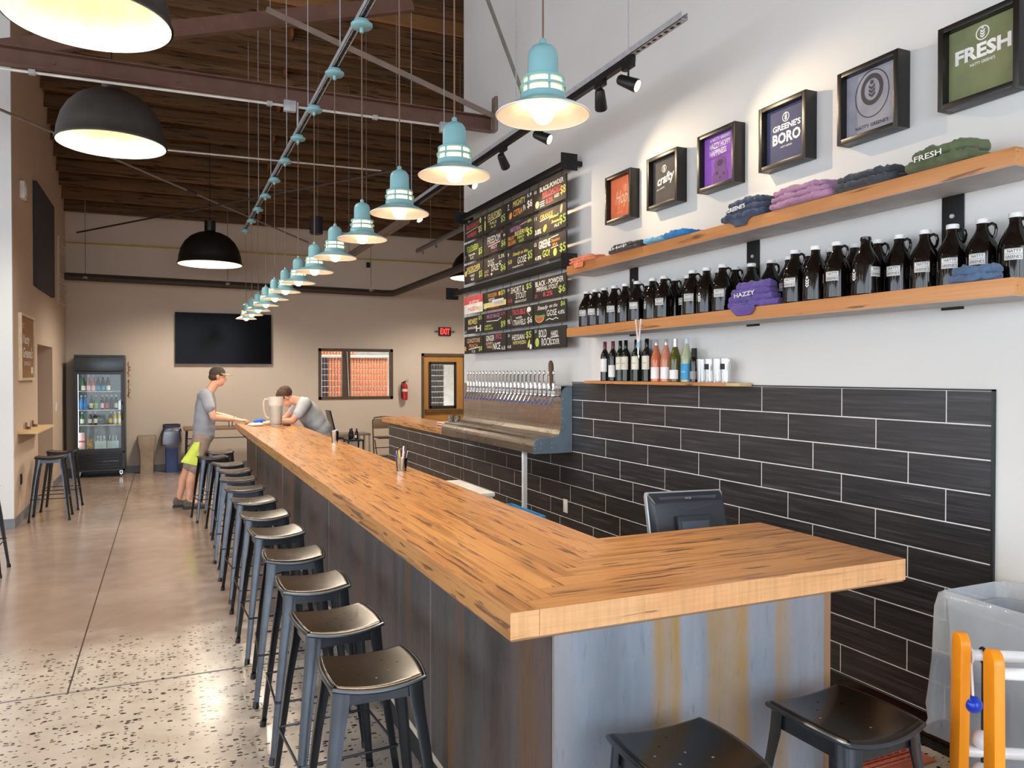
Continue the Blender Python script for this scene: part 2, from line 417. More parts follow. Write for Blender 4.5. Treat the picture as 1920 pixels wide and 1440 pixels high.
# roof: deck and joists running across the room
ce = thing('ceiling', None, None); tag(ce, kind='structure')
b = MB()
for (y0, y1) in ((5, 15.4), (-5.4, 5)):
    z0, z1 = rz(max(y0, -5.4)), (4.62 + .446 * (15 - y1) if y1 > 5 else rz(4.999))
    b.add([(-9.4, y0, z0), (7.4, y0, z0), (7.4, y1, z1), (-9.4, y1, z1), (-9.4, y0, z0 + .05), (7.4, y0, z0 + .05), (7.4, y1, z1 + .05), (-9.4, y1, z1 + .05)],
          [(0, 3, 2, 1), (4, 5, 6, 7), (0, 1, 5, 4), (1, 2, 6, 5), (2, 3, 7, 6), (3, 0, 4, 7)])
b.build('roof_deck', M_roof, ce, smooth=False)
nx, nz = Vector((0, .446, 1)).normalized().y, Vector((0, .446, 1)).normalized().z
jm = {}
y = 14.93; i = 0
while y > 8.2:
    j = MB(); hgt = .25
    xr = 7.0 if y > 8.6 else WX
    j.add([(LX, -.02, 0), (xr, -.02, 0), (xr, .02, 0), (LX, .02, 0)] + [(x, q - nx * hgt, -nz * hgt) for x, q in ((LX, -.02), (xr, -.02), (xr, .02), (LX, .02))],
          [(0, 1, 2, 3), (7, 6, 5, 4), (0, 4, 5, 1), (1, 5, 6, 2), (2, 6, 7, 3), (3, 7, 4, 0)])
    o = j.build('joist', M_roof2 if i in (14, 19) else M_roof, ce, smooth=False, loc=(0, y, rz(y)))
    # bridging blocks between the joists
    if i % 2 == 0:
        MB().box(1.56, .03, -.2, 1.60, .29, -.02).build('bridging_block', pm('rusty_bridging', (132, 76, 34), .7), ce, loc=(0, y - .31, rz(y - .15)))
    y -= .325; i += 1
# ------------------------------------------------------------------ tiled bar wall
wr = bpy.data.objects['wall_right']
PONY = 11.76
pony = MB().box(WX, 8.46, 0, WX + .16, PONY, .962).build('wall_pony', M_white, kind='structure', smooth=False)
def tiles():
    H, L, G = .1468, .5835, .0030
    ph = [2.349, 2.722, 2.541]; cache = {}
    bed = MB().box(WX - .0076, 2.14, .16, WX, 5.82, 1.63).box(WX - .0076, 5.82, .16, WX, 8.46, 1.045)
    bed.build('grout_bed', M_grout, wr, smooth=False)
    MB().box(WX - .0076, 8.46, .16, WX, PONY, .962).build('grout_bed', M_grout, pony, smooth=False)
    for r in range(10):
        zt = 1.63 - r * H; zb = zt - H
        y1 = 5.82 if r < 4 else PONY
        y = ph[r % 3] - L * 2
        while y < y1:
            a, b_ = max(y, 2.14), min(y + L, y1)
            segs = [(a, b_)] if not (a < 8.46 < b_) else [(a, 8.46), (8.46, b_)]
            for s0, s1 in segs:
                if s1 - s0 < .03: continue
                far = s0 > 8.45
                top = min(zt, .962) if far else zt
                if top - zb < .03: continue
                k = (round(s1 - s0, 3), round(top - zb, 3))
                if k not in cache:
                    cache[k] = MB().box(-.0075, G, G, 0, k[0] - G, k[1] - G).mesh('tile', M_tile, smooth=False)
                obj('tile', cache[k], pony if far else wr, loc=(WX - .001, s0, zb))
            y += L
    MB().box(WX - .014, 2.128, .0, WX, 2.14, 1.636).box(WX - .014, 2.128, 1.63, WX, 5.82, 1.637).build('tile_edge_trim', M_trimblack, wr)
    MB().box(WX - .016, 2.14, 0, WX, 8.46, .15).box(WX - .022, 2.14, .15, WX, 8.46, .158).build('trim_1', M_blackgloss, kind='structure')
    MB().box(WX - .016, 8.46, 0, WX, PONY, .15).build('trim_2', M_blackgloss, kind='structure')
tiles()

def planks(parent, mat, x0, x1, y0, y1, z0, z1, axis, name='plank'):
    b = MB().box(0, 0, 0, x1 - x0, y1 - y0, z1 - z0)
    return b.build(name, mat, parent, bevel=.0012, bseg=1, loc=(x0, y0, z0))

# ------------------------------------------------------------------ bar top, woven at the corner
BX0, BX1, BY0, BYE, BXE, BRY, BZ0, BZ1 = .827, 1.513, 1.855, 10.63, 2.307, 2.57, .998, 1.07
bb = thing('bar_counter', 'long L-shaped bar with streaked maple top and weathered steel cladding', 'bar', (.96, 1.86, 0))
o_ = Vector((.96, 1.86, 0))
bt = MB().box(0, 0, 0, BX1 - BX0 - .01, BYE - BY0 - .01, .006).box(BX1 - BX0 - .01, 0, 0, BXE - BX0 - .01, BRY - BY0 - .01, .006).build('top', pm('plywood_underlay', (150, 116, 80), .7), bb, loc=Vector((BX0 + .005, BY0 + .005, BZ0 - .0065)) - o_)
off = Vector((BX0 + .005, BY0 + .005, BZ0 - .0065))
def plk(mats, x0, x1, y0, y1, z1=BZ1):
    b = MB(); b.box(0, 0, 0, x1 - x0, y1 - y0, z1 - BZ0)
    if isinstance(mats, list): b.m = [0, 0, 1, 0, 0, 0]
    me = b.mesh('plank', mats, smooth=False)
    return obj('plank', me, bt, loc=Vector((x0, y0, BZ0)) - off)
n = 8; wm = (BX1 - BX0) / n; wr_ = (BRY - BY0) / n
prng = random.Random(3)
for j in range(n):
    x0 = BX0 + j * wm; x1 = x0 + wm - .0006
    ya = BY0 + j * wr_
    cuts = [ya]; 
    y = ya + prng.uniform(.9, 2.6)
    while y < BYE - .8:
        cuts.append(y); y += prng.uniform(1.6, 2.8)
    cuts.append(BYE)
    for a, b_ in zip(cuts, cuts[1:]):
        plk([M_wood_y, M_wood_lit_edge] if (j == 0 and a == ya) else M_wood_y, x0, x1, a + .0004, b_ - .0004, BZ1 - prng.choice((0, 0, .0004)))
for i in range(n):
    y0 = BY0 + i * wr_; xa = BX0 + (i + 1) * wm
    cut = prng.uniform(1.5, 1.95) if i else BXE
    pts = [xa, cut, BXE] if i and prng.random() < .4 else [xa, BXE]
    for a, b_ in zip(pts, pts[1:]):
        plk([M_wood_x, M_wood_lit_edge] if i == 0 else M_wood_x, a + .0004, b_ - .0004, y0 + .0004, y0 + wr_ - .0004)

# ------------------------------------------------------------------ bar base clad in steel sheet
def bpart(name, m, *boxes, **kw):
    b = MB()
    for q in boxes: b.box(*q)
    return _lp(b, name, m, kw)
def _lp(b, name, m, kw):
    b.v = [(x - o_.x, y - o_.y, z - o_.z) for x, y, z in b.v]
    return b.build(name, m, bb, label=kw.get('label'), bevel=kw.get('bevel', 0))
bpart('core', M_blackmatt, (.972, 1.875, .06, 1.42, 10.54, .990), (1.42, 1.875, .06, 1.955, 2.45, .990))
for a, b_ in ((1.876, 2.93), (2.93, 5.03), (5.03, 7.19), (7.19, 9.42), (9.42, 10.55)):
    bpart('steel_panel', M_panel, (.960, a + .002, .20, .972, b_ - .002, .990))
bpart('steel_panel', M_panel_end, (.9605, 1.862, .10, 1.941, 1.875, .990), label='blue-grey steel end panel with ochre rust streaks')
for y in (2.93, 5.03, 7.19, 9.42): bpart('seam_strip', pm('seam_steel', (150, 142, 134), .4, .6), (.957, y - .003, .20, .9605, y + .003, .99))
bpart('corner_angle', pm('raw_edge', (150, 140, 130), .5, .4), (.957, 1.860, .2, .9605, 1.866, .990))
bpart('end_trim', pm('brown_edge_board', (142, 112, 84), .6), (1.941, 1.864, .05, 1.972, 2.46, .990))
bpart('sill_board', pm('scuffed_sill', (190, 178, 160), .7, bump=.2), (.963, 1.90, .165, 1.03, 10.53, .199))
bpart('toe_kick', M_blackmatt, (1.035, 1.95, 0, 1.05, 10.5, .165), (1.05, 1.95, 0, 1.95, 1.965, .10), (1.94, 1.95, 0, 1.955, 2.44, .10))
bpart('back_lining', pm('grey_laminate', (110, 108, 106), .5), (1.42, 2.46, 0.03, 1.435, 10.54, .990))

# ------------------------------------------------------------------ stools
M_gun = pm('gunmetal_lacquer', (66, 70, 76), .26, .75, var=.15, vs=14)
M_seat = pm('dark_bronze_lacquer', (50, 45, 40), .2, .85, var=.12, vs=10)
M_tip = pm('black_foot_tip', (16, 16, 17), .5)
SH = .745
def make_stool(label, group):
    t = thing('bar_stool', label, 'stool', group=group)
    # seat: dished plate with round corners and punched holes
    N = 45; hw = .158
    holes = {(int(N / 2 + i * 6.6), int(N / 2 + j * 6.6)) for i in (-2, -1, 0, 1, 2) for j in (-2, -1, 0, 1, 2) if (i + j) % 2 == 0 and abs(i) + abs(j) < 4}
    def pt(i, j):
        s, q = 2 * i / N - 1, 2 * j / N - 1
        k = .30
        x = s * math.sqrt(1 - k * q * q / 2) * hw; y = q * math.sqrt(1 - k * s * s / 2) * hw
        e = max(abs(s), abs(q))
        z = SH - .016 + .018 * s * s - .004 * q * q - (.010 * ((e - .93) / .07) ** 2 if e > .93 else 0)
        return x, y, z
    vs_, fs_, idx = [], [], {}
    for i in range(N + 1):
        for j in range(N + 1): idx[i, j] = len(vs_); vs_.append(pt(i, j))
    for i in range(N):
        for j in range(N):
            if (i, j) not in holes: fs_.append((idx[i, j], idx[i + 1, j], idx[i + 1, j + 1], idx[i, j + 1]))
    b = MB().add(vs_, fs_); seat = b.build('seat', M_seat, t, ang=60)
    rim = [pt(i, 0) for i in range(0, N, 3)] + [pt(N, j) for j in range(0, N, 3)] + [pt(N - i, N) for i in range(0, N, 3)] + [pt(0, N - j) for j in range(0, N, 3)]
    rim = [(x * 1.0, y * 1.0, z - .004) for x, y, z in rim]
    MB().tube(rim, .0075, 8, closed=True).build('rim', M_gun, seat)
    MB().box(-.135, -.135, SH - .075, .135, -.130, SH - .02).box(-.135, .130, SH - .075, .135, .135, SH - .02).box(-.135, -.13, SH - .075, -.130, .13, SH - .02).box(.130, -.13, SH - .075, .135, .13, SH - .02).build('apron', M_gun, t)
    for sx in (-1, 1):
        for sy in (-1, 1):
            lv = MB(); rings = []
            for f, r_, wd in ((0, .142, .050), (.10, .146, .048), (.2, .153, .040), (.35, .166, .036), (1, .212, .024)):
                z = SH - .018 - f * (SH - .018 - .018)
                c = (sx * r_, sy * r_); th = .004
                # folded sheet: L section with the corner outwards
                P_ = [(0, 0), (-sx * wd, 0), (-sx * wd, -sy * th), (-sx * th * 1.5, -sy * th), (-sx * th, -sy * th * 1.5), (-sx * th, -sy * wd), (0, -sy * wd)]
                ch = .012 * min(1, wd / .04)
                P_ = [(-sx * ch, 0)] + P_[1:] + [(0, -sy * ch)]
                if sx * sy < 0: P_ = P_[::-1]
                rings.append([(c[0] + a, c[1] + q, z) for a, q in P_])
            lv.ring_loft(rings); lg = lv.build('leg', M_gun, t, ang=50)
            MB().cyl((sx * .203, sy * .203, 0), (sx * .2, sy * .2, .03), .016, .015, 8).build('foot_tip', M_tip, lg)
    q = .187
    for a, b_ in (((-q, -q), (q, -q)), ((q, -q), (q, q)), ((q, q), (-q, q)), ((-q, q), (-q, -q))):
        MB().cyl((a[0], a[1], .26), (b_[0], b_[1], .26), .0055, seg=8).build('foot_rail', M_gun, t)
    return t
stool = make_stool('x', 'bar stools')
SY = [2.52, 3.08, 3.68, 4.30, 4.97, 5.60, 6.28, 6.95, 7.60, 8.28, 8.95, 9.60, 10.38]
first = True
for i, y in enumerate(SY):
    lab = 'black metal stool along the bar front, %s from the near corner' % ORD[i]
    a = R(prng.uniform(-5, 5)); x = .625 + prng.uniform(-.012, .012)
    if i == 11: x, y, a = .50, 9.74, R(7)
    if first: stool.location = (x, y, 0); stool.rotation_euler = (0, 0, a); stool['label'] = lab; stool['group'] = 'stools along the bar front'; first = False
    else: dup(stool, (x, y, 0), a, lab, 'stools along the bar front')
dup(stool, (1.215, 1.62, 0), R(-3), 'black metal stool at the steel bar end, nearer the corner', 'stools at the bar end')
dup(stool, (1.765, 1.62, 0), R(2), 'black metal stool at the bar end beside the tiled wall', 'stools at the bar end')
dup(stool, (-1.235, 10.52, 0), R(1), 'black metal stool by the left wall, nearer of the two', 'stools by the left wall')
dup(stool, (-1.20, 11.25, 0), R(-2), 'black metal stool by the left wall, farther of the two', 'stools by the left wall')
dup(stool, (-1.47, 7.82, 0), R(0), 'black metal stool cut off by the left picture edge', 'stools by the left wall')
# ------------------------------------------------------------------ things on the bar wall; local x runs along the wall to the right, -y into the room
TR = R(-90)
def wallthing(name, label, cat, y, z, group=None, x=WX): return thing(name, label, cat, (x, y, z), TR, group)

# shelves
def shelf(zb, label, brackets):
    t = wallthing('wall_shelf', label, 'shelf', 3.6625, zb, 'long maple wall shelves')
    MB().box(-1.7775, -.265, .002, 1.7775, -.012, .07).build('board', M_shelf, t, bevel=.002)
    MB().box(-1.775, -.262, 0, 1.775, -.013, .002).build('underside', pm('grey_underside', (190, 190, 190), .7), t)
    if brackets:
        for y in (4.87, 3.595, 2.325):
            lx = 3.6625 - y
            k = MB().box(lx - .05, -.012, -.42, lx + .05, 0, 0).build('bracket', M_black, t, bevel=.001)
            for z in (-.09, -.26): MB().cyl((lx, -.012, z), (lx, -.018, z), .011, .009, 10).build('bolt', M_galv, k)
    else:
        for y in (4.87, 3.595, 2.325):
            lx = 3.6625 - y
            MB().box(lx - .05, -.012, -.012, lx + .05, 0, .0).build('bracket', M_black, t)
    return t
shelf(2.487, 'upper long maple shelf holding folded shirts', True)
shelf(1.997, 'lower long maple shelf holding growlers', False)
t = wallthing('bottle_ledge', 'short thin wooden ledge under wine bottles', 'shelf', 4.52, 1.628)
MB().box(-.91, -.11, 0, .80, 0, .022).build('board', M_shelf, t, bevel=.002)
MB().box(.80, -.105, .001, .925, -.01, .021).build('sawn_end', M_pale, t, bevel=.002)

# growlers
M_amber = pm('dark_amber_glass', (16, 10, 8), .06, 0, var=.2)
M_cap = pm('white_plastic_cap', (238, 238, 238), .4)
M_label = pm('white_bottle_label', (226, 224, 220), .5)
M_ink = pm('black_print', (24, 22, 24), .6)
def cylpatch(mb, r, z0, z1, a0, a1, seg=8):
    pts = [(r * math.sin(a0 + (a1 - a0) * k / seg), -r * math.cos(a0 + (a1 - a0) * k / seg)) for k in range(seg + 1)]
    n = len(pts)
    mb.add([(x, y, z0) for x, y in pts] + [(x, y, z1) for x, y in pts], [(k, k + 1, k + 1 + n, k + n) for k in range(seg)])
def cyltext(mb, r, txt, z, a, **kw):
    q = MB(); text(q, txt, 0, 0, **kw)
    mb.add([(r * math.sin(a + x / r), -r * math.cos(a + x / r), z + h) for x, y, h in q.v], q.f)
def emblem(mb, x, z, r, y=0.0, ring=True):
    if ring:
        k = 24; a = [(math.cos(2 * math.pi * i / k), math.sin(2 * math.pi * i / k)) for i in range(k)]
        mb.add([(x + c * r, y, z + s * r) for c, s in a] + [(x + c * r * .84, y, z + s * r * .84) for c, s in a], [(i, (i + 1) % k, k + (i + 1) % k, k + i) for i in range(k)])
    for i in range(3):
        zz = z + r * (.18 - .36 * i)
        for s in (-1, 1):
            mb.add([(x, y, zz - r * .16), (x + s * r * .34, y, zz + r * .10), (x + s * r * .34, y, zz + r * .34), (x, y, zz + r * .08)], [(0, 1, 2, 3) if s > 0 else (3, 2, 1, 0)])
    k = 8
    mb.add([(x + r * (.3 if i % 2 == 0 else .14) * math.sin(math.pi * i / k), y, z + r * .72 + r * (.3 if i % 2 == 0 else .14) * math.cos(math.pi * i / k)) for i in range(2 * k)], [tuple(range(2 * k))[::-1]])

GP = [(.0, .0), (.056, .0), (.0615, .006), (.0615, .135), (.060, .150), (.053, .172), (.039, .200), (.027, .222), (.0225, .236), (.022, .256), (.025, .257), (.025, .262), (.021, .263)]
def make_growler(cap=True):
    t = thing('growler', 'x', 'growler', group='amber glass growlers on the lower shelf')
    MB().lathe(GP[1:], 24).build('bottle', M_amber, t)
    hd = [(.020, 0, .248), (.034, 0, .254), (.046, 0, .246), (.050, 0, .228), (.047, 0, .208), (.040, 0, .194)]
    MB().tube(hd, .0065, 8).build('handle', M_amber, t)
    if cap: MB().lathe([(.0255, .256), (.0255, .274), (.023, .2765), (.0, .277)], 18).build('cap', M_cap, t)
    else: MB().lathe([(.022, .256), (.024, .26), (.024, .270), (.022, .272), (.017, .272)], 18).build('lip', M_amber, t)
    q = MB(); cylpatch(q, .0619, .083, .128, -.62, .42); lb = q.build('label', M_label, t)
    q = MB(); cyltext(q, .0623, 'NATTY', .1175, -.05, wd=.048, h=.011, bold=.01); cyltext(q, .0623, "GREENE'S", .0955, -.1, wd=.058, h=.011, bold=.01)
    for z in (.106, .087, .125): cylpatch(q, .0622, z, z + .0012, -.6, .4)
    q.build('lettering', M_ink, lb)
    q = MB(); e = MB(); emblem(e, 0, 0, .034, ring=False)
    q.add([(.0622 * math.sin(-1.9 + x / .0622), -.0622 * math.cos(-1.9 + x / .0622), .09 + z) for x, y, z in e.v], e.f); q.build('emblem', M_label, t)
    return t
g1 = make_growler(); g0 = make_growler(False)
rg = random.Random(5)
GF = [5.234, 5.103, 4.97, 4.831, 4.68, 4.532, 4.344, 4.219, 3.918, 3.78, 3.634, 3.063, 2.924, 2.787, 2.62]
EMB = {2, 4, 6, 9, 12}
used = False
for i, y in enumerate(GF):
    lab = 'dark amber growler in the front row of the lower shelf, %s from left' % ORD[i]
    rz_ = TR + R(28) + rg.uniform(-.12, .12) + (1.5 if i in EMB else 0)
    if i == 14: g0.location = (2.980, y, 2.067); g0.rotation_euler = (0, 0, rz_ + 1.2); g0['label'] = 'uncapped dark amber growler in the front row of the lower shelf'
    elif not used: g1.location = (2.980, y, 2.067); g1.rotation_euler = (0, 0, rz_); g1['label'] = lab; used = True
    else: dup(g1, (2.980, y, 2.067), rz_, lab)
GB = [4.589, 4.433, 4.273, 4.132, 3.978, 3.823, 3.674, 3.533, 3.376, 3.235, 3.09, 2.944, 2.797, 2.662, 2.530, 2.398, 2.265, 2.132, 1.995]
for i, y in enumerate(GB):
    rz_ = TR + R(24) + rg.uniform(-.15, .15) + (1.0 if i in (7, 8) else 0)
    if i < 14: lab = 'dark amber growler in the back row of the lower shelf, %s from left' % ORD[i]
    else: lab = 'dark amber growler at the right end of the lower shelf, %s from the uncapped one' % ORD[i - 14]
    dup(g1, (3.1055 if i < 14 else 3.09, y, 2.067), rz_, lab)

# wine bottles on the ledge
def bottle(name, label, y, prof, glass, cap_m, cap_z, label_m=None, lz=(.06, .14), x=3.10, zb=1.65, rot=R(25), cat='bottle', lettering=None, group='wine bottles on the ledge'):
    t = thing(name, label, cat, (x, y, zb), TR + rot, group)
    MB().lathe(prof, 20).build('bottle', glass, t)
    if cap_m:
        r0 = [r for r, z in prof if z >= cap_z][0] + .0006
        MB().lathe([(r0, cap_z), (r0, prof[-1][1]), (r0 * .9, prof[-1][1] + .002), (.0, prof[-1][1] + .002)], 16).build('capsule', cap_m, t)
    if label_m:
        r = max(p[0] for p in prof) + .0006; q = MB(); cylpatch(q, r, lz[0], lz[1], -1.15, 1.0, 12); l_ = q.build('label', label_m, t)
        if lettering:
            q = MB(); cyltext(q, r + .0004, lettering[0], (lz[0] + lz[1]) / 2, -.15, wd=.03, h=.01); q.build('lettering', lettering[1], l_)
    return t
BDX = [(.031, 0), (.034, .004), (.034, .185), (.031, .205), (.022, .225), (.0145, .24), (.0135, .25), (.0135, .298), (.0145, .300)]
BUR = [(.035, 0), (.038, .004), (.038, .15), (.034, .175), (.024, .205), (.016, .235), (.0135, .255), (.0135, .285), (.0145, .287)]
M_dkglass = pm('dark_green_glass', (22, 26, 16), .06); M_olive = pm('olive_glass', (96, 92, 32), .06, trans=.25)
M_rose = pm('rose_wine', (232, 128, 86), .06, trans=.25); M_rose2 = pm('blush_wine', (236, 150, 118), .06, trans=.25); M_palegl = pm('pale_green_wine', (196, 208, 168), .06, trans=.3)
M_red = pm('burgundy_foil', (124, 30, 36), .35); M_foil = pm('silver_foil', (206, 206, 206), .3, .6); M_cream = pm('cream_label', (228, 220, 202), .6); M_wl = pm('white_label', (240, 238, 236), .6); M_bl = pm('sky_blue_label', (60, 160, 214), .55)
bottle('wine_bottle', 'red wine bottle with burgundy foil, leftmost on the ledge', 5.16, BDX, M_dkglass, M_red, .245, M_wl, (.07, .17))
bottle('wine_bottle', 'red wine bottle with burgundy foil, second on the ledge', 5.043, BDX, M_dkglass, M_red, .245, M_wl, (.03, .12))
for i, (y, xx) in enumerate(((4.938, 3.10), (4.862, 3.10), (4.790, 3.142), (4.722, 3.10), (4.655, 3.142), (4.588, 3.10))):
    bottle('wine_bottle', 'red wine bottle with black foil and cream label, %s of that kind' % ORD[i], y, BDX, M_dkglass, M_blackgloss, .245, M_cream, (.085, .18), x=xx, lettering=('red', M_ink))
bottle('wine_bottle', 'orange rose wine bottle with white label beside the red wines', 4.474, BUR, M_rose, M_foil, .25, M_wl, (.02, .1))
bottle('wine_bottle', 'blush wine bottle with white label beside the olive bottle', 4.36, BUR, M_rose2, M_foil, .25, M_wl, (.02, .1))
bottle('wine_bottle', 'olive green wine bottle with white label', 4.257, BUR, M_olive, M_foil, .225, M_wl, (.02, .08))
bottle('wine_bottle', 'pale wine bottle with sky blue label', 4.134, BUR, M_palegl, pm('pale_blue_cap', (196, 220, 232), .4), .25, M_bl, (.015, .12), lettering=('VILLA', M_wl))
bottle('wine_bottle', 'small black sparkling wine bottle next to the glasses', 4.055, [(r * .8, z * .72) for r, z in BDX], M_blackgloss, M_blackmatt, .16, pm('grey_label', (150, 146, 140), .5), (.02, .07))
M_clear = clear('clear_glass', (1, 1, 1), .05)
for i, y in enumerate((3.975, 3.90, 3.825, 3.75)):
    t = thing('pint_glass', 'clear pint glass on the ledge, %s from the wine bottles' % ORD[i], 'glass', (3.10, y, 1.65), TR, 'pint glasses on the ledge')
    MB().lathe([(.0, .004), (.026, .004), (.034, .145), (.036, .147), (.036, .145), (.029, 0), (.0, 0)][1:-1], 20, cap=False).build('cup', M_clear, t)
    MB().lathe([(.028, 0.0), (.029, .008), (.0, .010)], 16).build('base', M_clear, t)
    if i in (1, 3):
        q = MB(); cylpatch(q, .0345, .08, .115, -.35, .75); q.build('printed_mark', M_ink, t)

# framed shirts
M_frame = pm('black_frame', (28, 24, 22), .35, 0, var=.15)
FS = .178
def frame(y, label, bgcol, draw, mats):
    t = wallthing('shadow_box_frame', label, 'frame', y, 2.85, 'framed shirts in a row')
    z1 = .36; w_ = FS; bd = .026
    for nm, q in (('side', (-w_, -w_ + bd, 0, z1)), ('side', (w_ - bd, w_, 0, z1))):
        MB().box(q[0], -.082, q[2], q[1], 0, q[3]).build('frame_side', M_frame, t, bevel=.003)
    for q in ((0, bd), (z1 - bd, z1)):
        MB().box(-w_ + bd, -.082, q[0], w_ - bd, 0, q[1]).build('frame_rail', M_frame, t, bevel=.003)
    MB().box(-w_ + bd, -.042, bd, w_ - bd, -.03, z1 - bd).build('shirt_panel', pm('cloth_%d_%d_%d' % bgcol, bgcol, .85, bump=.25, bs=300), t)
    q = MB(); draw(q)
    q.build('print', mats, t, smooth=False)
    return t
Y_ = -.0435
P_white = pm('white_ink', (240, 238, 236), .7)
def d_hop(q):
    text(q, 'Hop', 0, .17, Y_, h=.13, wd=.17, shear=.35, bold=.006); emblem(q, .055, .245, .026, Y_); text(q, "NATTY GREENE'S", -.03, .075, Y_, wd=.10, h=.008)
def d_crafty(q):
    text(q, 'crafty', 0, .19, Y_, h=.085, wd=.20, shear=.3, bold=.03, rot=.12); emblem(q, -.02, .265, .026, Y_); text(q, "NATTY GREENE'S", -.06, .135, Y_, wd=.09, h=.010, bold=.01, rot=.12)
def d_hazzy(q):
    text(q, "& NATTY GREENE'S", 0, .315, Y_, wd=.19, h=.02, bold=.02); text(q, 'HAZZY HOPPY', 0, .275, Y_, wd=.2, h=.036, bold=.02); text(q, 'HAPPINESS', -.02, .232, Y_, wd=.16, h=.036, bold=.02)
    q.mi = 1
    # a dim bust in protective gear, drawn in broken lines
    for k in range(9): q.add([(-.11 + .01 * k, Y_, .198 + .004 * math.sin(k)), (.11 - .006 * k, Y_, .201 + .003 * k), (.11 - .006 * k, Y_, .203 + .003 * k), (-.11 + .01 * k, Y_, .2005 + .004 * math.sin(k))], [(0, 1, 2, 3)]) if k % 3 == 0 else None
    body = [(-.07, .045), (.07, .045), (.075, .09), (.05, .125), (.06, .155), (.045, .19), (.0, .2), (-.045, .19), (-.06, .155), (-.05, .125), (-.075, .09)]
    q.add([(x, Y_ + .0003, z) for x, z in body], [tuple(range(len(body)))])
    q.mi = 2
    for c, r_ in (((0, .16), .03), ((-.03, .1), .014), ((.035, .085), .012), ((0, .07), .01)):
        q.add([(c[0] + r_ * math.cos(2 * math.pi * i / 10), Y_ - .0002, c[1] + .7 * r_ * math.sin(2 * math.pi * i / 10)) for i in range(10)], [tuple(range(10))])
def d_boro(q):
    emblem(q, -.005, .275, .026, Y_); text(q, "GREENE'S", 0, .225, Y_, wd=.21, h=.034, bold=.03); text(q, 'BORO', 0, .165, Y_, wd=.21, h=.062, bold=.035); text(q, "NATTY GREENE'S", 0, .115, Y_, wd=.085, h=.010, bold=.01)
def d_ring(q):
    k = 40
    for r0, r1, cz in ((.115, .110, .215), (.075, .052, .235)):
        a = [(math.cos(2 * math.pi * i / k), math.sin(2 * math.pi * i / k)) for i in range(k)]
        q.add([(c * r0 * .86, Y_, cz + s * r0) for c, s in a] + [(c * r1 * .86, Y_, cz + s * r1) for c, s in a], [(i, (i + 1) % k, k + (i + 1) % k, k + i) for i in range(k)])
    emblem(q, 0, .232, .052, Y_ - .0003, ring=False)
    text(q, "NATTY GREENE'S", 0, .065, Y_, wd=.19, h=.017, bold=.02)
def d_fresh(q):
    emblem(q, 0, .285, .03, Y_); text(q, 'FRESH', 0, .215, Y_, wd=.245, h=.062, bold=.04); text(q, "NATTY GREENE'S", 0, .165, Y_, wd=.11, h=.013, bold=.015)
frame(4.985, 'black framed orange shirt with pale script lettering', (246, 128, 84), d_hop, [pm('peach_ink', (255, 206, 176), .7)])
frame(4.42, 'black framed charcoal shirt with white script lettering', (78, 74, 74), d_crafty, [P_white])
frame(3.852, 'black framed purple shirt with white slogan', (160, 98, 204), d_hazzy, [P_white, pm('dim_purple_ink', (120, 76, 140), .7), pm('dark_purple_ink', (72, 50, 84), .7)])
frame(3.293, 'black framed navy shirt with bold white lettering', (74, 78, 108), d_boro, [P_white])
frame(2.727, 'black framed grey shirt with a dark ring emblem', (150, 150, 162), d_ring, [pm('charcoal_ink', (54, 52, 58), .7)])
frame(2.170, 'black framed olive shirt with bold white lettering', (124, 130, 92), d_fresh, [P_white])

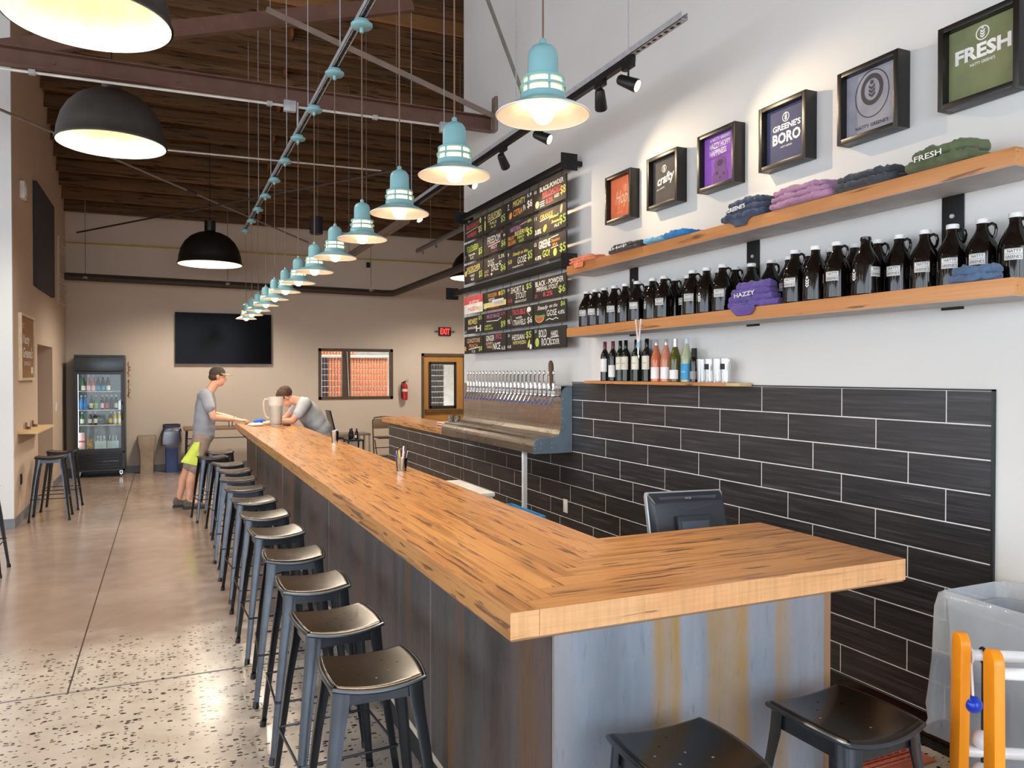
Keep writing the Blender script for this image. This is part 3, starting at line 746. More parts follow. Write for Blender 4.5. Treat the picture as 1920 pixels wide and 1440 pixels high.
# folded shirts
def cloth_mat(name, rgb): return pm(name, rgb, .9, 0, var=.18, vs=12, bump=.3, bs=180, sheen=.2)
def shirt(label, y0, y1, zb, layers, col, hang=0.0, xc=2.985, dep=.20, prints=None, seed=1, pcol=None, lz=.022):
    yc = (y0 + y1) / 2; wd = abs(y0 - y1)
    t = thing('folded_shirt', label, 'shirt', (xc, yc, zb), TR, 'folded shirts on the shelves')
    m = cloth_mat('cotton_%d_%d_%d' % col, col)
    for k in range(layers):
        n1, n2 = 44, 20; rings = []
        lw = wd * (1 - .10 * k) / 2; ld = dep * (1 - .08 * k) / 2; hh = lz * .62
        ox = .012 * math.sin(seed * 2.3 + k * 1.7); oz = hh * .9 + k * lz
        for i in range(n1 + 1):
            a = math.pi * i / n1; ca = -math.cos(a); ra = math.sin(a) ** .28
            rg_ = []
            for j in range(n2):
                b_ = 2 * math.pi * j / n2; cy_, cz_ = math.cos(b_), math.sin(b_)
                x = lw * math.copysign(abs(ca) ** .8, ca) + ox; y_ = ld * ra * math.copysign(abs(cy_) ** .55, cy_); z = hh * ra * math.copysign(abs(cz_) ** .7, cz_)
                p = Vector((x * 26 + seed * 7, y_ * 20, k * 3.1))
                nz_ = noise.noise(p) * .012 + noise.noise(p * 2.3 + Vector((0, p.x, 0))) * .010 + noise.noise(p * 5) * .003
                if cz_ > -.3: z += nz_
                y_ += noise.noise(p * 1.3 + Vector((5, 0, 0))) * .016 + noise.noise(p * 3.1) * .006
                rg_.append((x, y_, max(z + oz, .0005)))
            rings.append(rg_)
        MB().ring_loft(rings).build('fold', m, t, ang=80)
    if hang:
        n1, n2 = 16, 8; rings = []
        edge = -(xc - 2.915)
        for i in range(n1 + 1):
            s = i / n1; wloc = wd * (.36 - .22 * s) * (1 + .15 * math.sin(7 * s + seed))
            path = Vector((-wd * .1 + .03 * s, edge + .05 - .058 * min(1, s * 2.4) - .006 * s, .012 - max(0, s - .4) / .6 * hang))
            rings.append([(path.x + wloc * math.cos(2 * math.pi * j / n2), path.y + (.010 + .004 * noise.noise(Vector((j * 1.7, s * 4, seed)))) * math.sin(2 * math.pi * j / n2), path.z + (.012 * math.sin(2 * math.pi * j / n2) if s < .35 else 0) + .006 * noise.noise(Vector((j * .9, s * 3, seed + 2)))) for j in range(n2)])
        MB().ring_loft(rings).build('hanging_hem', m, t, ang=80)
    if prints:
        q = MB(); text(q, prints, -wd * .05, lz * layers * .55, -dep / 2 - .006, wd=wd * .42, h=.024, bold=.02, rot=.05); q.build('print', P_white, t)
    return t
U, Lw = 2.558, 2.068
shirt('crumpled orange shirt hanging over the left end of the upper shelf', 5.40, 5.02, U, 2, (242, 136, 94), .05, seed=1)
shirt('folded dark grey shirt on the upper shelf beside the blue one', 4.80, 4.36, U, 2, (64, 60, 58), 0, seed=2, prints='Hop', lz=.024)
shirt('light blue folded shirt on the upper shelf', 4.35, 4.13, U, 1, (112, 186, 226), 0, seed=3, lz=.03)
shirt('bright blue folded shirt on the upper shelf', 4.12, 3.89, U, 1, (36, 130, 196), 0, seed=4, lz=.036)
shirt('navy shirt with white print drooping over the upper shelf edge', 3.56, 3.21, U, 3, (62, 74, 100), .05, seed=5, prints="GREENE'S", lz=.036)
shirt('stack of folded mauve shirts on the upper shelf', 3.20, 2.77, U, 3, (176, 132, 166), 0, seed=6, lz=.032)
shirt('folded charcoal shirt on the upper shelf', 2.74, 2.41, U, 2, (62, 66, 74), 0, seed=7, lz=.034)
shirt('stack of olive green shirts near the right end of the upper shelf', 2.36, 2.06, U, 2, (92, 104, 72), 0, seed=8, prints='FRESH', lz=.042)
shirt('purple folded shirts lying between growlers on the lower shelf', 3.55, 3.155, Lw, 4, (104, 84, 160), .055, xc=2.972, dep=.105, seed=9, prints='HAZZY', lz=.034)
shirt('slate blue shirt bundle in front of the right-hand growlers', 2.16, 1.965, Lw, 2, (86, 112, 146), .01, xc=2.965, dep=.09, seed=10, lz=.03)
# ribbon with a medal over the shelf edge
t = wallthing('medal_lanyard', 'white printed ribbon with a medal hanging from the lower shelf', 'lanyard', 4.415, 1.85)
M_rib = pm('white_ribbon', (236, 226, 224), .8)
for s in (-1, 1): MB().bar((s * .032, -.2675, .222), (s * .004, -.268, .06), .018, .0015, up=(0, 1, 0)).bar((s * .032, -.268, .2195), (s * .02, -.19, .2195), .018, .0015, up=(0, 0, 1)).build('ribbon', M_rib, t)
q = MB(); text(q, 'MARATHON', -.021, .14, -.2692, wd=.10, h=.009, rot=R(-80)); text(q, 'MARATHON', .021, .14, -.2692, wd=.10, h=.009, rot=R(80)); q.build('ribbon_print', pm('pink_print', (206, 140, 150), .8), t)
MB().box(-.016, -.270, .028, .016, -.266, .07).build('ribbon_tail', pm('pale_blue_ribbon', (150, 196, 224), .7), t)
MB().cyl((0, -.268, .03), (0, -.268, -.012), .005).ell((0, -.268, -.03), (.012, .003, .02), 10, 6).build('clasp', M_chrome, t)

# ------------------------------------------------------------------ chalkboards on hanging rails
M_slate = pm('chalkboard_slate', (44, 38, 34), .75, 0, var=.15, vs=20)
CH = {'w': (236, 234, 226), 'y': (226, 214, 120), 'g': (188, 214, 96), 'r': (206, 84, 88), 'o': (236, 160, 72), 'p': (186, 130, 180), 'k': (226, 188, 150)}
CM = {k: pm('chalk_' + k, v, .9) for k, v in CH.items()}
CK = list(CM)
XBd = 3.055
def rail(z, y0, y1, label, drop):
    t = thing('hanging_rail', label, 'rail', (XBd, (y0 + y1) / 2, z), TR, 'chalkboard rails')
    L = (y1 - y0) / 2
    MB().box(-L, -.02, -.03, L, .02, .03).build('bar', M_black, t, bevel=.002)
    for s in (-1, 1):
        pl = MB().box(s * L - .006, -.075, -.06, s * L + .006, .075, .075).build('end_plate', M_black, t)
        for a in (-.045, .045):
            for c in (-.03, .045): MB().cyl((s * (L + .006), a, c), (s * (L + .012), a, c), .008, seg=8).build('bolt', M_darkrod, pl)
        MB().box(s * (L - .02) - .02, .02, -.02, s * (L - .02) + .02, WX - XBd if s > 0 or y1 < 8.4 else .05, .02).build('standoff', M_black, t)
    return t
rail(3.452, 5.66, 8.20, 'black steel rail carrying the upper chalkboards', 0)
rail(2.63, 5.66, 8.52, 'black steel rail carrying the lower chalkboards', 0)
COLS = [(8.10, 7.55), (7.53, 6.945), (6.92, 6.34), (6.315, 5.70)]
# each entry: list of (colour, text, x, z, width, height, shear, rot) in board units -1..1, plus marks
T = lambda c, s, x, z, w_, h_, sh=0, ro=0: ('t', c, s, x, z, w_, h_, sh, ro)
LN = lambda c, x0, z0, x1, z1, th=.03: ('l', c, x0, z0, x1, z1, th)
BL = lambda c, x, z, rx, rz_, ro=0: ('b', c, x, z, rx, rz_, ro)
BOARDS = {
 ('u', 0, 0): [T('r', 'BUCKSHOT', -.05, .4, 1.3, .5), LN('y', -.8, -.1, .5, .05), T('r', 'AMBER', -.15, -.5, 1.0, .45), T('y', '$5', .72, -.3, .34, .7), BL('g', .75, .6, .08, .3)],
 ('u', 0, 1): [T('y', 'GUILFORD', .02, .45, 1.2, .6), LN('w', -.6, .02, .5, .12), T('y', 'PALE', -.1, -.25, .6, .28), T('y', '4.5', -.1, -.62, .45, .25), T('g', '$5', .75, -.3, .36, .75), BL('y', -.85, -.2, .06, .55), T('w', '4', -.85, .6, .12, .3)],
 ('u', 0, 2): [T('y', 'MIGHTY', -.02, .55, .95, .55), T('w', '5.9', .75, .72, .32, .3), T('o', 'CITRA', -.12, -.32, .7, .6), T('w', 'IPA', .38, -.2, .2, .5), T('w', '$6', .78, -.1, .36, .75), BL('o', -.7, -.4, .13, .3, .6), T('w', '7', -.88, .55, .12, .35), LN('w', -.96, .28, -.8, .28)],
 ('u', 0, 3): [T('w', 'BLACK-POWDER', .12, .66, 1.45, .42), T('r', 'RELOADED', .15, .12, 1.15, .42), LN('r', -.45, -.15, .72, -.12, .04), T('r', '8.2%', .0, -.55, .42, .4), T('w', 'AGED', .45, -.42, .3, .3), T('y', '$8', .82, -.2, .3, .8), BL('k', -.78, -.5, .13, .32), T('w', '10', -.9, .65, .14, .3), LN('w', -.6, -.42, -.32, -.4), LN('w', -.6, -.6, -.32, -.58), LN('w', -.6, -.78, -.32, -.76)],
 ('u', 1, 0): [T('g', 'SOUTHERN', -.1, .4, 1.2, .55), LN('g', -.6, .02, .45, .1), T('w', 'blonde', -.15, -.3, .7, .25), T('w', '5.2', -.15, -.65, .35, .25), T('g', '$5', .75, -.3, .36, .75), T('k', 'Y', -.85, -.5, .16, .5)],
 ('u', 1, 1): [T('w', 'FREEDOM', -.05, .38, 1.15, .72), LN('r', -.55, -.08, .5, .04, .05), LN('w', -.55, -.2, .5, -.08, .04), T('w', 'FEST', -.02, -.42, .55, .28), T('r', '5.5%', .0, -.78, .5, .25), T('g', '$6', .78, -.4, .36, .72), T('r', '*', .65, .75, .16, .3), T('w', '*', .85, .35, .16, .3)],
 ('u', 1, 2): [T('p', 'NATURAL', -.3, .5, .85, .42), T('y', 'RESERVE', .15, .0, 1.0, .42), T('o', 'FRUIT', -.65, -.25, .5, .34), T('o', 'BELGIAN', -.6, -.68, .6, .38), T('g', 'FRENCH', .1, -.42, .5, .26), T('g', 'OATS', .15, -.78, .4, .25), T('g', '#2s', .76, .72, .3, .28), T('g', '$5', .76, -.3, .38, .72), LN('p', .1, .66, .55, .74, .05)],
 ('u', 1, 3): [T('o', 'ORANGE', -.18, .52, .8, .42), LN('w', -.6, .22, .2, .34, .03), T('g', 'peeled?', .28, .2, .6, .3, .3), T('y', 'Sweeten', .4, -.2, .55, .28, .3), T('w', 'ALE', .45, -.6, .3, .26), T('w', '3.8%', -.72, -.6, .4, .42), T('g', '$5', .8, -.3, .36, .8), BL('o', -.28, -.5, .13, .26, .6), BL('k', .72, .62, .07, .4, -.3), T('w', '11', -.9, .6, .14, .3)],
 ('u', 2, 0): [T('y', 'WILDFLOWER', .0, .45, 1.45, .58), LN('w', -.6, .05, .5, .12), T('w', 'WHEAT', -.1, -.28, .5, .26), T('w', '4.8', -.1, -.66, .32, .3), T('g', '$5', .78, -.4, .36, .75), BL('y', -.82, .1, .13, .3), LN('y', -.82, -.2, -.82, -.8, .04)],
 ('u', 2, 1): [T('w', 'DOG', -.3, .4, .55, .65), T('w', 'DAZE', .05, -.18, .62, .62), T('w', '5.3%', .62, .7, .5, .34), T('g', '$6', .76, -.45, .42, .7), BL('w', .5, .0, .07, .12), BL('w', .42, .22, .03, .06), BL('w', .5, .28, .03, .06), BL('w', .58, .22, .03, .06), BL('w', -.25, -.75, .08, .13), T('k', 'HAZY', -.7, -.35, .4, .26), T('k', 'IPA', -.7, -.7, .4, .24)],
 ('u', 2, 2): [T('y', 'Steady as the', .05, .4, 1.15, .42, .3), T('w', 'GOSE', .2, -.25, .7, .62, .2), T('w', 'raspberry', -.12, -.74, .9, .22, .2), T('g', '$5', .8, -.1, .32, .85), T('w', '9', -.88, .55, .12, .34), T('y', '4.3%', -.75, -.1, .35, .26), LN('y', -.9, -.3, -.6, -.28)],
 ('u', 2, 3): [T('w', 'GREENE', -.3, .45, .75, .68), T('g', 'GO!', -.2, -.38, .45, .6), T('o', 'Session', .38, .5, .5, .26), T('o', 'IPA', .36, .12, .3, .26), LN('w', .1, .78, .55, .82), LN('w', .1, -.1, .55, -.04), T('w', '4.8%', -.72, -.6, .42, .36), T('g', '$5', .8, -.35, .36, .8), BL('g', .35, -.52, .11, .34, -.5), T('w', '12', -.9, .62, .14, .3)],
 ('l', 0, 0): [('fill', 'r', -1, .1, 1, 1), ('fill', 'w', -1, -1, 1, .1), T('w', 'RUSTON', .1, .15, 1.0, .6), T('r', 'PASSION', .0, -.5, 1.1, .45), T('g', '$8', .75, -.6, .34, .5)],
 ('l', 0, 1): [('fill', 'y', -1, -.75, 1, -.2), ('fill', 'w', -.2, -.6, .8, .0), T('o', 'WOODEN', -.2, .55, .8, .42), T('w', 'WOOD', -.25, .05, .55, .4), T('w', 'DUCK', -.25, -.4, .6, .38), T('w', '4.5', -.85, -.7, .22, .35), BL('o', .45, .55, .1, .24), T('g', '$9', .75, .55, .34, .6), T('r', 'FARMHOUSE', .0, -.85, .8, .18)],
 ('l', 0, 2): [T('w', 'SHORT &', -.15, .5, 1.05, .62), T('w', 'STOUT', .12, -.15, .8, .62), T('r', '4.8', -.75, -.5, .36, .42), T('w', 'SESSION STOUT', .1, -.72, .9, .22), T('g', '$5', .72, .55, .4, .62), T('w', '19', -.88, .62, .14, .28)],
 ('l', 0, 3): [T('w', 'BLACK - POWDER', -.02, .52, 1.75, .5), T('w', 'IMPERIAL STOUT', -.15, .0, 1.35, .42), T('r', '8.2%', -.1, -.55, .6, .44), T('r', '22', -.86, -.6, .2, .3), T('g', '$6', .76, -.4, .4, .75)],
 ('l', 1, 0): [T('y', 'MIDWEST', -.05, .35, 1.0, .65), T('w', 'SAISON', -.15, -.35, .9, .3), T('w', 'H', .55, -.5, .5, .7), T('g', '$5', .72, .65, .34, .5), T('w', '6.5', -.85, -.75, .22, .3)],
 ('l', 1, 1): [T('p', 'MUSE MAGE', -.1, .6, 1.15, .42), LN('w', -.7, .1, .3, .05, .04), LN('w', .3, .05, .6, .3, .04), T('g', 'NEW', -.55, -.4, .6, .24), T('g', 'ENGLAND', -.5, -.72, .75, .24), T('r', '6.9', .75, .7, .3, .35), T('g', '$9', .76, -.45, .38, .75)],
 ('l', 1, 2): [T('r', 'TROUBLE', -.05, .55, 1.05, .55), T('w', 'with', -.05, .0, .5, .28), T('w', 'TRAVELS', .0, -.5, .95, .55), T('w', '9%', -.84, -.3, .22, .5), T('w', '$6', .78, -.45, .36, .7), LN('k', -.7, .3, -.5, -.7, .05), LN('k', .55, .5, .8, .0, .05), BL('w', .72, .62, .16, .26)],
 ('l', 1, 3): [T('w', 'Steady', -.42, .5, .7, .5, .3), T('w', 'on the', .25, .6, .5, .34, .3), T('w', 'GOSE', .15, -.05, .62, .58), T('g', 'Watermelon', -.6, -.2, .65, .32, .3), ('half', 'r', -.62, -.35, .3, .5), T('w', '4.8%', .72, -.12, .4, .36), T('g', '$6', .82, .62, .26, .5), LN('w', -.2, -.7, .0, -.55, .04), LN('w', .0, -.55, .2, -.7, .04), LN('w', .2, -.7, .4, -.55, .04), LN('w', .4, -.55, .55, -.68, .04)],
 ('l', 2, 0): [T('k', 'CLINGSTONE', .0, .5, 1.4, .5), T('o', 'PEACH', .0, -.1, .9, .42), LN('w', -.5, -.5, .6, -.3, .05), T('w', '7.5', .0, -.75, .35, .28), T('g', '$8', .75, -.5, .34, .6), BL('o', -.88, -.4, .1, .3)],
 ('l', 2, 1): [T('w', 'GINGER', -.38, .55, .75, .6), T('r', 'SPICE,', .38, .6, .55, .6), T('k', '& EVERY', -.45, .0, .6, .3), T('k', 'THING', -.45, -.4, .5, .3), T('w', 'NICE', .2, -.35, .65, .75), T('w', '6.8', .78, -.6, .3, .4)],
 ('l', 2, 2): [T('w', 'HESSIAN', -.1, .35, .95, .55), T('y', 'HEFEWEIZEN', .0, -.2, 1.0, .34), T('g', '$5', .7, .45, .4, .75), T('w', '4.8', -.82, -.55, .3, .3), BL('y', .72, -.4, .06, .45, -.5), BL('w', .85, -.7, .09, .26), T('w', '24', -.85, .6, .14, .3)],
 ('l', 2, 3): [T('w', 'BOLD', -.42, .45, .5, .75), T('w', 'ROCK', -.18, -.35, .62, .72), T('w', 'HARD', .32, .35, .42, .5), LN('w', .1, .02, .58, .06, .04), T('w', 'CIDER', .36, -.4, .52, .5), BL('g', -.78, -.35, .13, .42), LN('g', -.78, .1, -.75, .35, .03), T('w', '25', -.88, .72, .14, .28)],
}
for (gp, r_, c_), ents in BOARDS.items():
    y1, y0 = COLS[c_]; zt = (3.372 - .2335 * r_) if gp == 'u' else (2.552 - .219 * r_); hh = .206 if gp == 'u' else .188
    W_ = (y1 - y0) / 2; H_ = hh / 2
    t = thing('chalkboard', 'chalkboard menu sign, %s from left in the %s row of the %s group' % (ORD[c_], ('top', 'middle', 'bottom')[r_], 'upper' if gp == 'u' else 'lower'), 'sign', (XBd, (y0 + y1) / 2, zt - H_), TR, 'chalkboard beer signs')
    MB().box(-W_, -.006, -H_, W_, .006, H_).build('board', M_slate, t, bevel=.001)
    q = MB(); yy = -.0068
    for e in ents:
        if e[0] == 't':
            _, c, s, x, z, w_, h_, sh, ro = e; q.mi = CK.index(c); text(q, s, x * W_, z * H_, yy - .0003, wd=w_ * W_, h=h_ * H_, bold=.012, shear=sh, rot=ro)
        elif e[0] == 'l':
            _, c, x0, z0, x1, z1, th = e; q.mi = CK.index(c); q.add([(x0 * W_, yy, (z0 - th) * H_), (x1 * W_, yy, (z1 - th) * H_), (x1 * W_, yy, (z1 + th) * H_), (x0 * W_, yy, (z0 + th) * H_)], [(0, 1, 2, 3)])
        elif e[0] == 'b':
            _, c, x, z, rx, rz_, ro = e; q.mi = CK.index(c); k = 14
            q.add([(x * W_ + rx * W_ * math.cos(a) * math.cos(ro) - rz_ * H_ * math.sin(a) * math.sin(ro), yy, z * H_ + rx * W_ * math.cos(a) * math.sin(ro) + rz_ * H_ * math.sin(a) * math.cos(ro)) for a in [2 * math.pi * i / k for i in range(k)]], [tuple(range(k))])
        elif e[0] == 'half':
            _, c, x, z, rx, rz_ = e; k = 10
            for sc, cc, d_ in ((1, 'g', 0), (.86, 'r', -.0002)):
                q.mi = CK.index(cc); q.add([(x * W_ + sc * rx * W_ * math.cos(math.pi + math.pi * i / k), yy + d_, z * H_ + sc * rz_ * H_ * math.sin(math.pi + math.pi * i / k)) for i in range(k + 1)], [tuple(range(k + 1))])
        elif e[0] == 'fill':
            _, c, x0, z0, x1, z1 = e; q.mi = CK.index(c); q.add([(x0 * W_, yy + .0004, z0 * H_), (x1 * W_, yy + .0004, z0 * H_), (x1 * W_, yy + .0004, z1 * H_), (x0 * W_, yy + .0004, z1 * H_)], [(0, 1, 2, 3)])
    q.build('chalk_drawing', [CM[k] for k in CK], t, smooth=False)
    gap = (.022 if r_ else .045)
    for s in (-1, 1):
        hz = H_ + gap + .006
        MB().tube([(s * W_ * .72, 0, H_ - .012), (s * W_ * .72 + .008, -.008, H_ - .002), (s * W_ * .72, 0, H_ + gap * .5), (s * W_ * .72 - .008, .006, H_ + gap)], .0025, 6).build('hook', M_blackmatt, t)

# ------------------------------------------------------------------ tap tower
TY0, TY1 = 5.81, 8.17
tt = thing('tap_tower', 'stainless wall-mounted beer tap tower with drip tray', 'beer tap', (WX - .012, (TY0 + TY1) / 2, 1.03), TR)
Lh = (TY1 - TY0) / 2
def lx(x): return -(WX - .012 - x)     # world x -> local y
t_ = NT('brushed_stainless'); v = t_.coord((1, 1, 60), rand=False); nn = t_.noise(v, 1.0, 3); bb_ = t_.noise(t_.coord((3, 3, 2), rand=False), 1.6, 3)
M_ss = t_.set(base=t_.ramp(nn, [(.3, lin(176, 168, 158)), (.7, lin(204, 194, 184))]), metal=1.0, rough=t_.ramp(bb_, [(.3, .26), (.7, .30)]))
prof = [(3.063, 1.60), (3.063, 1.26), (3.058, 1.225), (3.042, 1.19), (3.008, 1.167), (2.93, 1.160), (2.847, 1.166), (2.825, 1.150), (2.808, 1.125), (2.800, 1.10), (2.800, 1.036)]
b = MB()
pl = [(lx(x), z - 1.03) for x, z in prof]
for (a0, z0), (a1, z1) in zip(pl[:5], pl[1:6]): b.quad((-Lh + .006, a0, z0), (-Lh + .006, a1, z1), (Lh - .006, a1, z1), (Lh - .006, a0, z0))
b.build('back_panel', M_ss, tt, ang=60)
b = MB()
for (a0, z0), (a1, z1) in zip(pl[5:], pl[6:]): b.quad((-Lh + .006, a0, z0), (-Lh + .006, a1, z1), (Lh - .006, a1, z1), (Lh - .006, a0, z0))
b.build('drip_tray', M_ss, tt, ang=60)
MB().box(-Lh + .006, lx(3.063), .570, Lh - .006, 0, .575).box(-Lh + .006, lx(2.81), .005, Lh - .006, 0, .010).build('housing', M_ss, tt)
M_side = pm('blue_grey_steel', (122, 140, 152), .35, .35)
outline = [(0, .004), (lx(2.80), .004), (lx(2.80), .072), (lx(2.81), .10), (lx(2.828), .124), (lx(2.85), .137), (lx(3.0), .139), (lx(3.03), .15), (lx(3.052), .172), (lx(3.064), .205), (lx(3.064), .50), (lx(3.075), .535), (lx(3.1), .558), (lx(3.14), .57), (0, .572)]
for s in (-1, 1):
    x0 = s * Lh; n_ = len(outline)
    b = MB().add([(x0, a, z) for a, z in outline] + [(x0 - s * .006, a, z) for a, z in outline], [tuple(range(n_)), tuple(range(2 * n_ - 1, n_ - 1, -1))] + [(i, (i + 1) % n_, (i + 1) % n_ + n_, i + n_) for i in range(n_)])
    sp = b.build('side_panel', M_side, tt, smooth=False)
    for a, z in [(2.815, .05), (2.815, .075), (2.87, .05), (2.87, .09), (2.97, .05), (2.97, .09), (3.075, .22), (3.075, .30), (3.075, .38), (3.075, .46), (2.84, .125)]:
        MB().cyl((x0, lx(a), z), (x0 + s * .003, lx(a), z), .005, .004, 8).build('rivet', M_galv, sp)
MB().box(Lh - .30, lx(2.85) - .018, -1.03, Lh - .265, lx(2.85) + .018, .005).build('leg', pm('white_post', (226, 230, 234), .4), tt)
# taps
M_blue = pm('blue_tap_plug', (40, 92, 190), .5)
tapm = {}
def tapmeshes():
    f0 = lx(3.063)
    b = MB().cyl((0, f0, .49), (0, f0 - .055, .49), .010, seg=8).cyl((0, f0, .49), (0, f0 - .006, .49), .018, seg=10).ell((0, f0 - .058, .49), (.014, .014, .02), 10, 6).cyl((0, f0 - .058, .485), (0, f0 - .092, .425), .0085, .007, 8).cyl((0, f0 - .058, .50), (0, f0 - .058, .53), .010, .012, 8)
    tapm['faucet'] = b.mesh('faucet', M_chrome)
    b = MB().lathe([(.010, .53), (.017, .54), (.012, .56), (.018, .58), (.013, .60)], 10, (0, f0 - .058, 0)).box(-.014, f0 - .067, .60, .014, f0 - .049, .665).lathe([(.006, .66), (.012, .672), (.012, .69), (.008, .70), (.005, .705)], 10, (0, f0 - .058, 0))
    tapm['tap_handle'] = b.mesh('tap_handle', M_chrome)
    tapm['plug'] = MB().cyl((0, f0 - .090, .428), (0, f0 - .099, .412), .0105, .009, 8).mesh('plug', M_blue)
tapmeshes()
for i in range(24):
    x = 6.99 - (7.87 - i * .0882)
    fa = obj('faucet', tapm['faucet'], tt, loc=(x, 0, 0))
    for k in ('tap_handle', 'plug'): obj(k, tapm[k], fa, loc=(0, 0, 0))
f0 = lx(3.063); x = Lh - .055
fa = obj('faucet', tapm['faucet'], tt, loc=(x, 0, 0))
hd = MB().lathe([(.010, .53), (.016, .55), (.020, .62), (.024, .69), (.020, .70), (.023, .72), (.022, .76), (.012, .785), (.0, .79)], 12, (0, 0, 0))
hd.v = [(a, q + f0 - .058 - (z - .53) * .06, z) for a, q, z in hd.v]
h_ = hd.build('tall_handle', pm('carved_dark_wood', (92, 62, 48), .6, bump=.5, bs=80), fa, label='tall carved dark wood tap handle')
q = MB()
for k, ch_ in enumerate('CIDER'): text(q, ch_, 0, .675 - k * .027, f0 - .058 - .026 - (.675 - k * .027 - .53) * .06, h=.02, wd=.016, bold=.01)
q.build('lettering', P_white, h_)
# ------------------------------------------------------------------ pendants over the bar
M_teal = pm('teal_enamel', (126, 172, 178), .35, 0, var=.05)
M_shadein = pm('white_enamel', (240, 232, 222), .4)
M_bulb = emit('lamp_glass', (255, 226, 176), 9)
M_slot = emit('lit_frosted_glass', (255, 226, 150), 2.2)
M_cord = pm('brown_cord', (120, 92, 76), .8)
PX, PZ, PY0, PP = 1.05, 2.487, 2.113, .787
STZ = 3.76
def make_pendant():
    t = thing('pendant_lamp', 'x', 'lamp', group='teal pendant lamps over the bar')
    k = .1415
    outer = [(k, 0), (.124, .013), (.102, .024), (.080, .034), (.070, .040), (.068, .046), (.068, .060)]
    inner = [(.064, .058), (.066, .044), (.078, .032), (.100, .022), (.122, .011), (k - .003, -.001)]
    sh = MB().lathe(outer, 40, cap=False).build('shade', M_teal, t, ang=80)
    MB().lathe(inner[::-1], 40, cap=False).build('reflector', M_shadein, sh, ang=80)
    MB().tube([(k * math.cos(2 * math.pi * i / 40), k * math.sin(2 * math.pi * i / 40), -.0005) for i in range(40)], .0028, 6, closed=True).build('rim', M_shadein, sh)
    cage = MB()
    for z0, z1, r in ((.076, .084, .0705), (.101, .109, .0655)): cage.lathe([(r - .008, z0), (r, z0), (r, z1), (r - .008, z1)], 32, cap=False)
    for i in range(6):
        a = 2 * math.pi * (i + .35) / 6
        cage.bar((.064 * math.cos(a), .064 * math.sin(a), .058), (.061 * math.cos(a), .061 * math.sin(a), .106), .007, .005, up=(math.cos(a), math.sin(a), 0))
    cage.build('louvre_ring', M_teal, sh, ang=60)
    MB().lathe([(.058, .056), (.057, .106)], 28, cap=False).build('glass_sleeve', M_slot, sh)
    MB().lathe([(.0655, .106), (.060, .112), (.047, .116), (.046, .175), (.043, .190), (.034, .203), (.018, .211), (.011, .213), (.010, .228), (.004, .232)], 32, cap=False).build('cap', M_teal, t, ang=60)
    MB().ell((0, 0, .012), (.036, .036, .040), 14, 8).cyl((0, 0, .04), (0, 0, .10), .016, seg=10).build('bulb', M_bulb, t)
    MB().cyl((0, 0, .228), (0, 0, STZ - PZ - .035), .0035, seg=6).build('cord', M_cord, t)
    MB().lathe([(.008, -.05), (.012, -.045), (.012, -.022), (.055, -.020), (.063, -.010), (.063, .0), (.045, .004), (.042, .022), (.0, .022)], 24, (0, 0, STZ - PZ - .03)).build('canopy', M_teal, t, ang=50)
    return t
def pendant_beam(root):
    light('lamp_beam', 'SPOT', (0, 0, -.034), 30, (1, .87, .70), parent=root, spot_size=R(165), spot_blend=.6, shadow_soft_size=.03)
pd = make_pendant(); plist = []
for i in range(13):
    lab = 'teal pendant lamp over the bar, %s' % ('nearest the camera' if i == 0 else 'the %s from the camera' % ORD[i])
    loc = (PX, PY0 + i * PP, PZ)
    if i == 0: pd.location = loc; pd['label'] = lab; pl_ = pd
    else: pl_ = dup(pd, loc, R(17 * i), lab)
    plist.append(pl_)
for pl_ in plist: pendant_beam(pl_)
# perforated strut carrying the cords
st = thing('strut_channel', 'perforated galvanised strut channel carrying the teal pendant lamps', 'channel', (PX, 0, STZ))
Y0, Y1 = 1.2, 11.75
MB().box(-.021, Y0, .0, -.0185, Y1, .041).box(.0185, Y0, .0, .021, Y1, .041).box(-.021, Y0, .0385, .021, Y1, .041).box(-.021, Y0, 0, -.011, Y1, .003).box(.011, Y0, 0, .021, Y1, .003).build('channel', M_galv, st)
b = MB(); y = Y0 + .05
while y < Y1 - .05:
    b.box(-.0095, y, -.0006, .0095, y + .028, .001); y += .055
b.build('slot', M_blackmatt, st, kind='stuff')
for y in (2.6, 3.85, 5.08, 6.32, 7.5, 8.7, 9.9, 11.1):
    MB().cyl((0, y, .03), (0, y, rz(y) - STZ - .02), .0035, seg=6).build('hanger_rod', M_galv, st)

